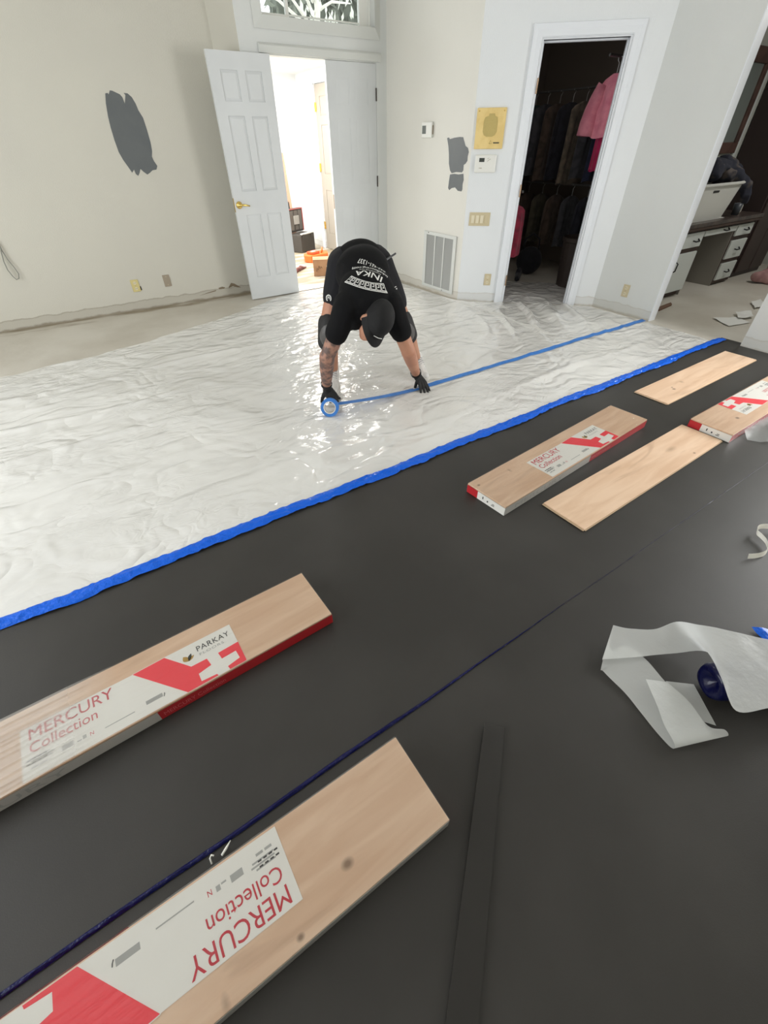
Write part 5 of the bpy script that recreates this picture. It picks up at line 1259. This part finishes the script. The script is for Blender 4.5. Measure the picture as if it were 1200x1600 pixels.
# tape roll standing on the sheeting, axis towards the camera
ctc = Pz(516, 653, 0.008)
rax = Vector((-0.50, -0.80, 0.33)).normalized()
rollc = ctc+Vector((0, 0, 0.060))+Vector((0.02, 0.03, 0))
roll = thing('tape_roll', (ctc.x, ctc.y, 0.004), 0, 'blue painters tape roll held in the gloved hand', 'tape roll')
rl = MB().lathe([(0.040, -0.023), (0.060, -0.023), (0.060, 0.023), (0.040, 0.023), (0.040, -0.023)], rollc, rax, 40).build('tape_winding', TAPE)
rc = MB().lathe([(0.037, -0.024), (0.0405, -0.024), (0.0405, 0.024), (0.037, 0.024), (0.037, -0.024)], rollc, rax, 40).build('core', mat('white_card_core', (236, 234, 228), 0.6))
for o in (rl, rc): o.parent = roll; o.matrix_parent_inverse = Matrix.Translation(-roll.location)
# strip running from the roll to the other hand
ta = Vector(rollc)+Vector((0.058, -0.010, 0.014)); tb_ = t0
def tps(a, b):
    p = ta.lerp(Vector((tb_.x, tb_.y, poly_h(tb_.x, tb_.y)+0.005)), a); p.z = ta.z*(1-a)**1.6+0.014*(1-(1-a)**1.6)
    wdt = 0.047; dirv = (rax*(1-a)+tper*a*-1).normalized() if False else (Vector((-0.5, -0.8, 0.05))*(1-a)+Vector((tper.x, tper.y, 0))*(-a)).normalized()
    return p+dirv*(b-0.5)*wdt
tp2 = MB().grid(tps, 30, 4).build('painters_tape', TAPE, smooth=True, recalc=False)
tag(tp2, 'blue painters tape stretched between the roll and the flat gloved hand', 'tape')
hf = (rollc-wrR).normalized()
glove(wrR, Vector((0.25, -0.55, -0.75)), Vector((-0.55, -0.75, 0.45)), 1, [(.35, .7, .5), (.4, .75, .5), (.45, .8, .5), (.5, .8, .5)], 0.05, elR, thumb_dir=Vector((-0.55, 0.05, -0.75)))
glove(wrL, (Pz(668, 610, 0.022)-wrL), Vector((0.1, 0.2, 1)), -1, [(.25, .15, .1), (.22, .15, .1), (.25, .15, .1), (.3, .2, .1)], 0.10, elL, thumb_dir=(Pz(636, 606, 0.02)-wrL))
# cap
cp_ = []
def capf(a, b):
    an = a*2*math.pi; el = b*math.pi/2; r_ = math.cos(el)
    x = 0.112*math.sin(el)**0.9; y = 0.108*r_*math.cos(an); z_ = 0.082*r_*math.sin(an)
    return HP(0.028+x, -0.012+y, z_)
cap = att(MB().grid(capf, 36, 12, closed_u=True).build('cap', mat('black_cap', (14, 14, 15), 0.8, bump=0.15, bscale=90), smooth=True))
br = MB()
def brim(h):
    def f(a, b):
        an = (a-0.5)*math.pi*0.92; rr = 1+0.52*b*math.cos(an*0.9)
        return HP(0.030+h-0.020*b-0.022*math.sin(an)**2*b, -0.012+0.106*math.cos(an)*rr, 0.083*math.sin(an)*(1+0.10*b))
    return f
br.grid(brim(0.003), 24, 8); br.grid(brim(-0.002), 24, 8)
br.build('brim', mat('black_cap', (14, 14, 15), 0.8), cap, smooth=True, recalc=False)
lg = MB().tube([HP(0.098, -0.074, 0.000), HP(0.086, -0.088, 0.022)], 0.0028, 6); lg.tube([HP(0.042, 0.098, -0.030), HP(0.046, 0.103, 0.0), HP(0.042, 0.098, 0.030)], 0.0022, 6)
lg.build('cap_mark', PRINT, cap)
# shirt print, laid onto the cloth
bpy.context.view_layer.update()
bvh = BVHTree.FromPolygons([v.co.copy() for v in shirt.data.vertices], [tuple(p.vertices) for p in shirt.data.polygons])
def hit(x, y):
    r_ = ray(x, y).normalized(); h = bvh.ray_cast(Vector((0, 0, CAM_H)), r_); return h[0]
q0, q1, q2 = hit(598, 434), hit(556, 424), hit(570, 445)
print('print anchors', q0, q1, q2)
if q0 and q1 and q2:
    ex = (q1-q0).normalized(); nn = ex.cross(q2-q0).normalized()
    if nn.dot(toc) < 0: nn = -nn
    ey = nn.cross(ex)                                             # towards the neck = up in the print
    wI = (q1-q0).length
    def onto(x, y, lift=0.0022):
        o_ = q0+ex*x+ey*y+nn*0.25; h = bvh.ray_cast(o_, -nn, 0.6)
        return (h[0]+nn*lift) if h[0] else (q0+ex*x+ey*y+nn*0.002)
    def subdiv_flat(V, F):
        bm = bmesh.new(); vs_ = [bm.verts.new((v[0], v[1], 0)) for v in V]
        for f in F:
            try: bm.faces.new([vs_[k] for k in f])
            except ValueError: pass
        bmesh.ops.triangulate(bm, faces=bm.faces)
        for _ in range(2):
            es = [e for e in bm.edges if e.calc_length() > 0.012]
            if es: bmesh.ops.subdivide_edges(bm, edges=es, cuts=1)
            bmesh.ops.triangulate(bm, faces=bm.faces)
        bm.verts.index_update(); V2 = [(v.co.x, v.co.y) for v in bm.verts]; F2 = [tuple(v.index for v in f.verts) for f in bm.faces]; bm.free(); return V2, F2
    H_ = wI*0.30
    def pline(txt, x, y, w_, h_, bold=0.0, arc=0.0):
        V, F = subdiv_flat(*fit_text(txt, w_, h_, bold=bold))
        m_ = MB(); cx = x+w_/2
        add_flat(m_, V, F, lambda a, b: onto(x+a, y+b-arc*((x+a-cx)/(w_/2))**2))
        return m_.build('lettering', PRINT, shirt, recalc=False)
    pline('INKA', 0, 0, wI, H_, 0.012)
    pline('FLOORING LLC', wI*0.10, -H_*0.42, wI*0.80, H_*0.24)
    pline('inkaflooring.com', -wI*0.14, -H_*1.22, wI*1.34, H_*0.62, 0.010)
    pline('843-421-1337', 0, -H_*2.10, wI*1.06, H_*0.58, 0.010)
    # key-pattern arch
    ar = MB(); cx = wI*0.5; R0 = wI*0.80; cy = H_*1.05+wI*0.22-R0
    def strip(pts, th):
        for (a, b) in zip(pts, pts[1:]):
            d = Vector((b[0]-a[0], b[1]-a[1])); L_ = d.length
            if L_ < 1e-6: continue
            d /= L_; n_ = Vector((-d.y, d.x))*th/2; d = d*th/2
            c4 = [(a[0]-d.x+n_.x, a[1]-d.y+n_.y), (a[0]-d.x-n_.x, a[1]-d.y-n_.y), (b[0]+d.x-n_.x, b[1]+d.y-n_.y), (b[0]+d.x+n_.x, b[1]+d.y+n_.y)]
            ar.quad(*[onto(*p, lift=0.0022) for p in c4])
    A0, A1 = math.radians(138), math.radians(42)
    W_ = wI*0.26; pol = lambda an, rr: (cx+(R0+rr)*math.cos(an), cy+(R0+rr)*math.sin(an))
    arcp = lambda rr, n=28: [pol(A0+(A1-A0)*k/n, rr) for k in range(n+1)]
    th = wI*0.024
    strip(arcp(0), th); strip(arcp(W_), th); strip([pol(A0, 0), pol(A0, W_)], th); strip([pol(A1, 0), pol(A1, W_)], th)
    for k in range(8):
        a0 = A0+(A1-A0)*(k+0.10)/8; a1 = A0+(A1-A0)*(k+0.90)/8; am = lambda t: a0+(a1-a0)*t; rr = lambda t: W_*(0.14+0.72*t)
        strip([pol(am(0), rr(0)), pol(am(0), rr(1)), pol(am(1), rr(1)), pol(am(1), rr(0)), pol(am(.4), rr(0)), pol(am(.4), rr(.55)), pol(am(.7), rr(.55))], th*0.9)
    ar.build('key_pattern_arch', PRINT, shirt, recalc=False)
    mk = MB()
att(MB().tube([Pz(596, 413, .84), Pz(606, 404, .86), Pz(618, 396, .88)], 0.006, 8).build('pocket_tool', mat('grey_steel_rod', (92, 94, 96), 0.4, metal=0.6), smooth=True))
# marks on the shorts
bvs = BVHTree.FromPolygons([v.co.copy() for v in shorts.data.vertices], [tuple(p.vertices) for p in shorts.data.polygons])
def hs_(x, y):
    r_ = ray(x, y).normalized(); h = bvs.ray_cast(Vector((0, 0, CAM_H)), r_); return (h[0], h[1]) if h[0] else None
h = hs_(514, 466)
if h:
    n_ = h[1]; a_ = n_.orthogonal().normalized(); b_ = n_.cross(a_); m_ = MB()
    m_.tube([h[0]+n_*.002+(a_*math.cos(t)+b_*math.sin(t))*.018 for t in [k*2*math.pi/14 for k in range(12)]], 0.004, 5)
    m_.tube([h[0]+n_*.002+(a_*math.cos(t)+b_*math.sin(t))*.007 for t in [k*2*math.pi/10 for k in range(8)]], 0.003, 5)
    m_.build('spiral_mark', PRINT, shorts)

h = hs_(622, 462)
if h:
    n_ = h[1]; d_ = (kneL-hipL).normalized(); d_ = (d_-n_*d_.dot(n_)).normalized(); b_ = n_.cross(d_); V, F = fit_text('INKA', 0.11, 0.035); m_ = MB()
    def on2(a, b):
        q = h[0]+d_*(a-0.055)+b_*(b-0.017); g_ = bvs.find_nearest(q); return g_[0]+g_[1]*0.002
    add_flat(m_, V, F, on2); m_.build('lettering', PRINT, shorts, recalc=False)

# ================================================================ OUTSIDE THE TRANSOM
tree = thing('tree', (2.9, 9.9, 0.0), 0, 'leafy tree seen through the transom window', 'tree')
rnd = random.Random(11)
LEAF = mat('leaf_washed_out', (226, 230, 214), 0.6, (240, 242, 230), 5)  # near-white colour carries the washed-out daylight on the leaves
BARK = mat('pale_bark', (232, 228, 218), 0.9)
tree.location = (5.3, 10.2, 0.0)
MB().tube([(0, 0, 0), (0.05, 0.02, 1.4), (-0.05, 0, 2.4), (0.1, 0, 3.2), (0.0, 0.1, 4.4)], [0.12, 0.10, 0.08, 0.05, 0.02], 10).build('trunk', BARK, tree, smooth=True)
for k in range(7):
    a = rnd.uniform(0, 6.28); z0 = rnd.uniform(2.4, 3.3); e = Vector((math.cos(a)*rnd.uniform(.7, 1.3), math.sin(a)*0.5, rnd.uniform(.2, .9)))
    MB().tube([(0, 0, z0), Vector((0, 0, z0))+e*.5+Vector((0, 0, .08)), Vector((0, 0, z0))+e], [0.03, 0.02, 0.008], 6).build('branch', BARK, tree, smooth=True)
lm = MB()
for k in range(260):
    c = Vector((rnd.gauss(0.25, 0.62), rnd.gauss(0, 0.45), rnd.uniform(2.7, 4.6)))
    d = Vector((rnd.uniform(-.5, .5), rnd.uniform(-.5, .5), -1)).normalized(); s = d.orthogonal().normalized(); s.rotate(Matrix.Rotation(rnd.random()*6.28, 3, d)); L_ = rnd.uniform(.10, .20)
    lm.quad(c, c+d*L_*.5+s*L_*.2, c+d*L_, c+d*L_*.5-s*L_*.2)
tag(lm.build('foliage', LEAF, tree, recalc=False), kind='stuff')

hd = thing('hedge', (7.2, 13.2, 0.0), 0, 'dense grey green hedge behind the tree outside', 'hedge')
hb_ = MB()
for k in range(2600):
    c = Vector((rnd.uniform(-1.35, 2.2), rnd.uniform(-.3, .3), rnd.uniform(2.6, 4.9)))
    d = Vector((rnd.uniform(-1, 1), rnd.uniform(-1, 1), rnd.uniform(-1, 1))).normalized(); s_ = d.orthogonal().normalized(); L_ = rnd.uniform(.16, .3)
    hb_.quad(c, c+d*L_*.5+s_*L_*.3, c+d*L_, c+d*L_*.5-s_*L_*.3)
tag(hb_.build('foliage', mat('hedge_leaf', (112, 116, 104), 0.8, (140, 144, 130), 2), hd, recalc=False), kind='stuff')
MB().box(-1.3, 2.15, -.2, .2, 0.0, 4.6).build('hedge_core', mat('hedge_core', (104, 108, 98), 0.9, bump=0.6, bscale=12), hd)
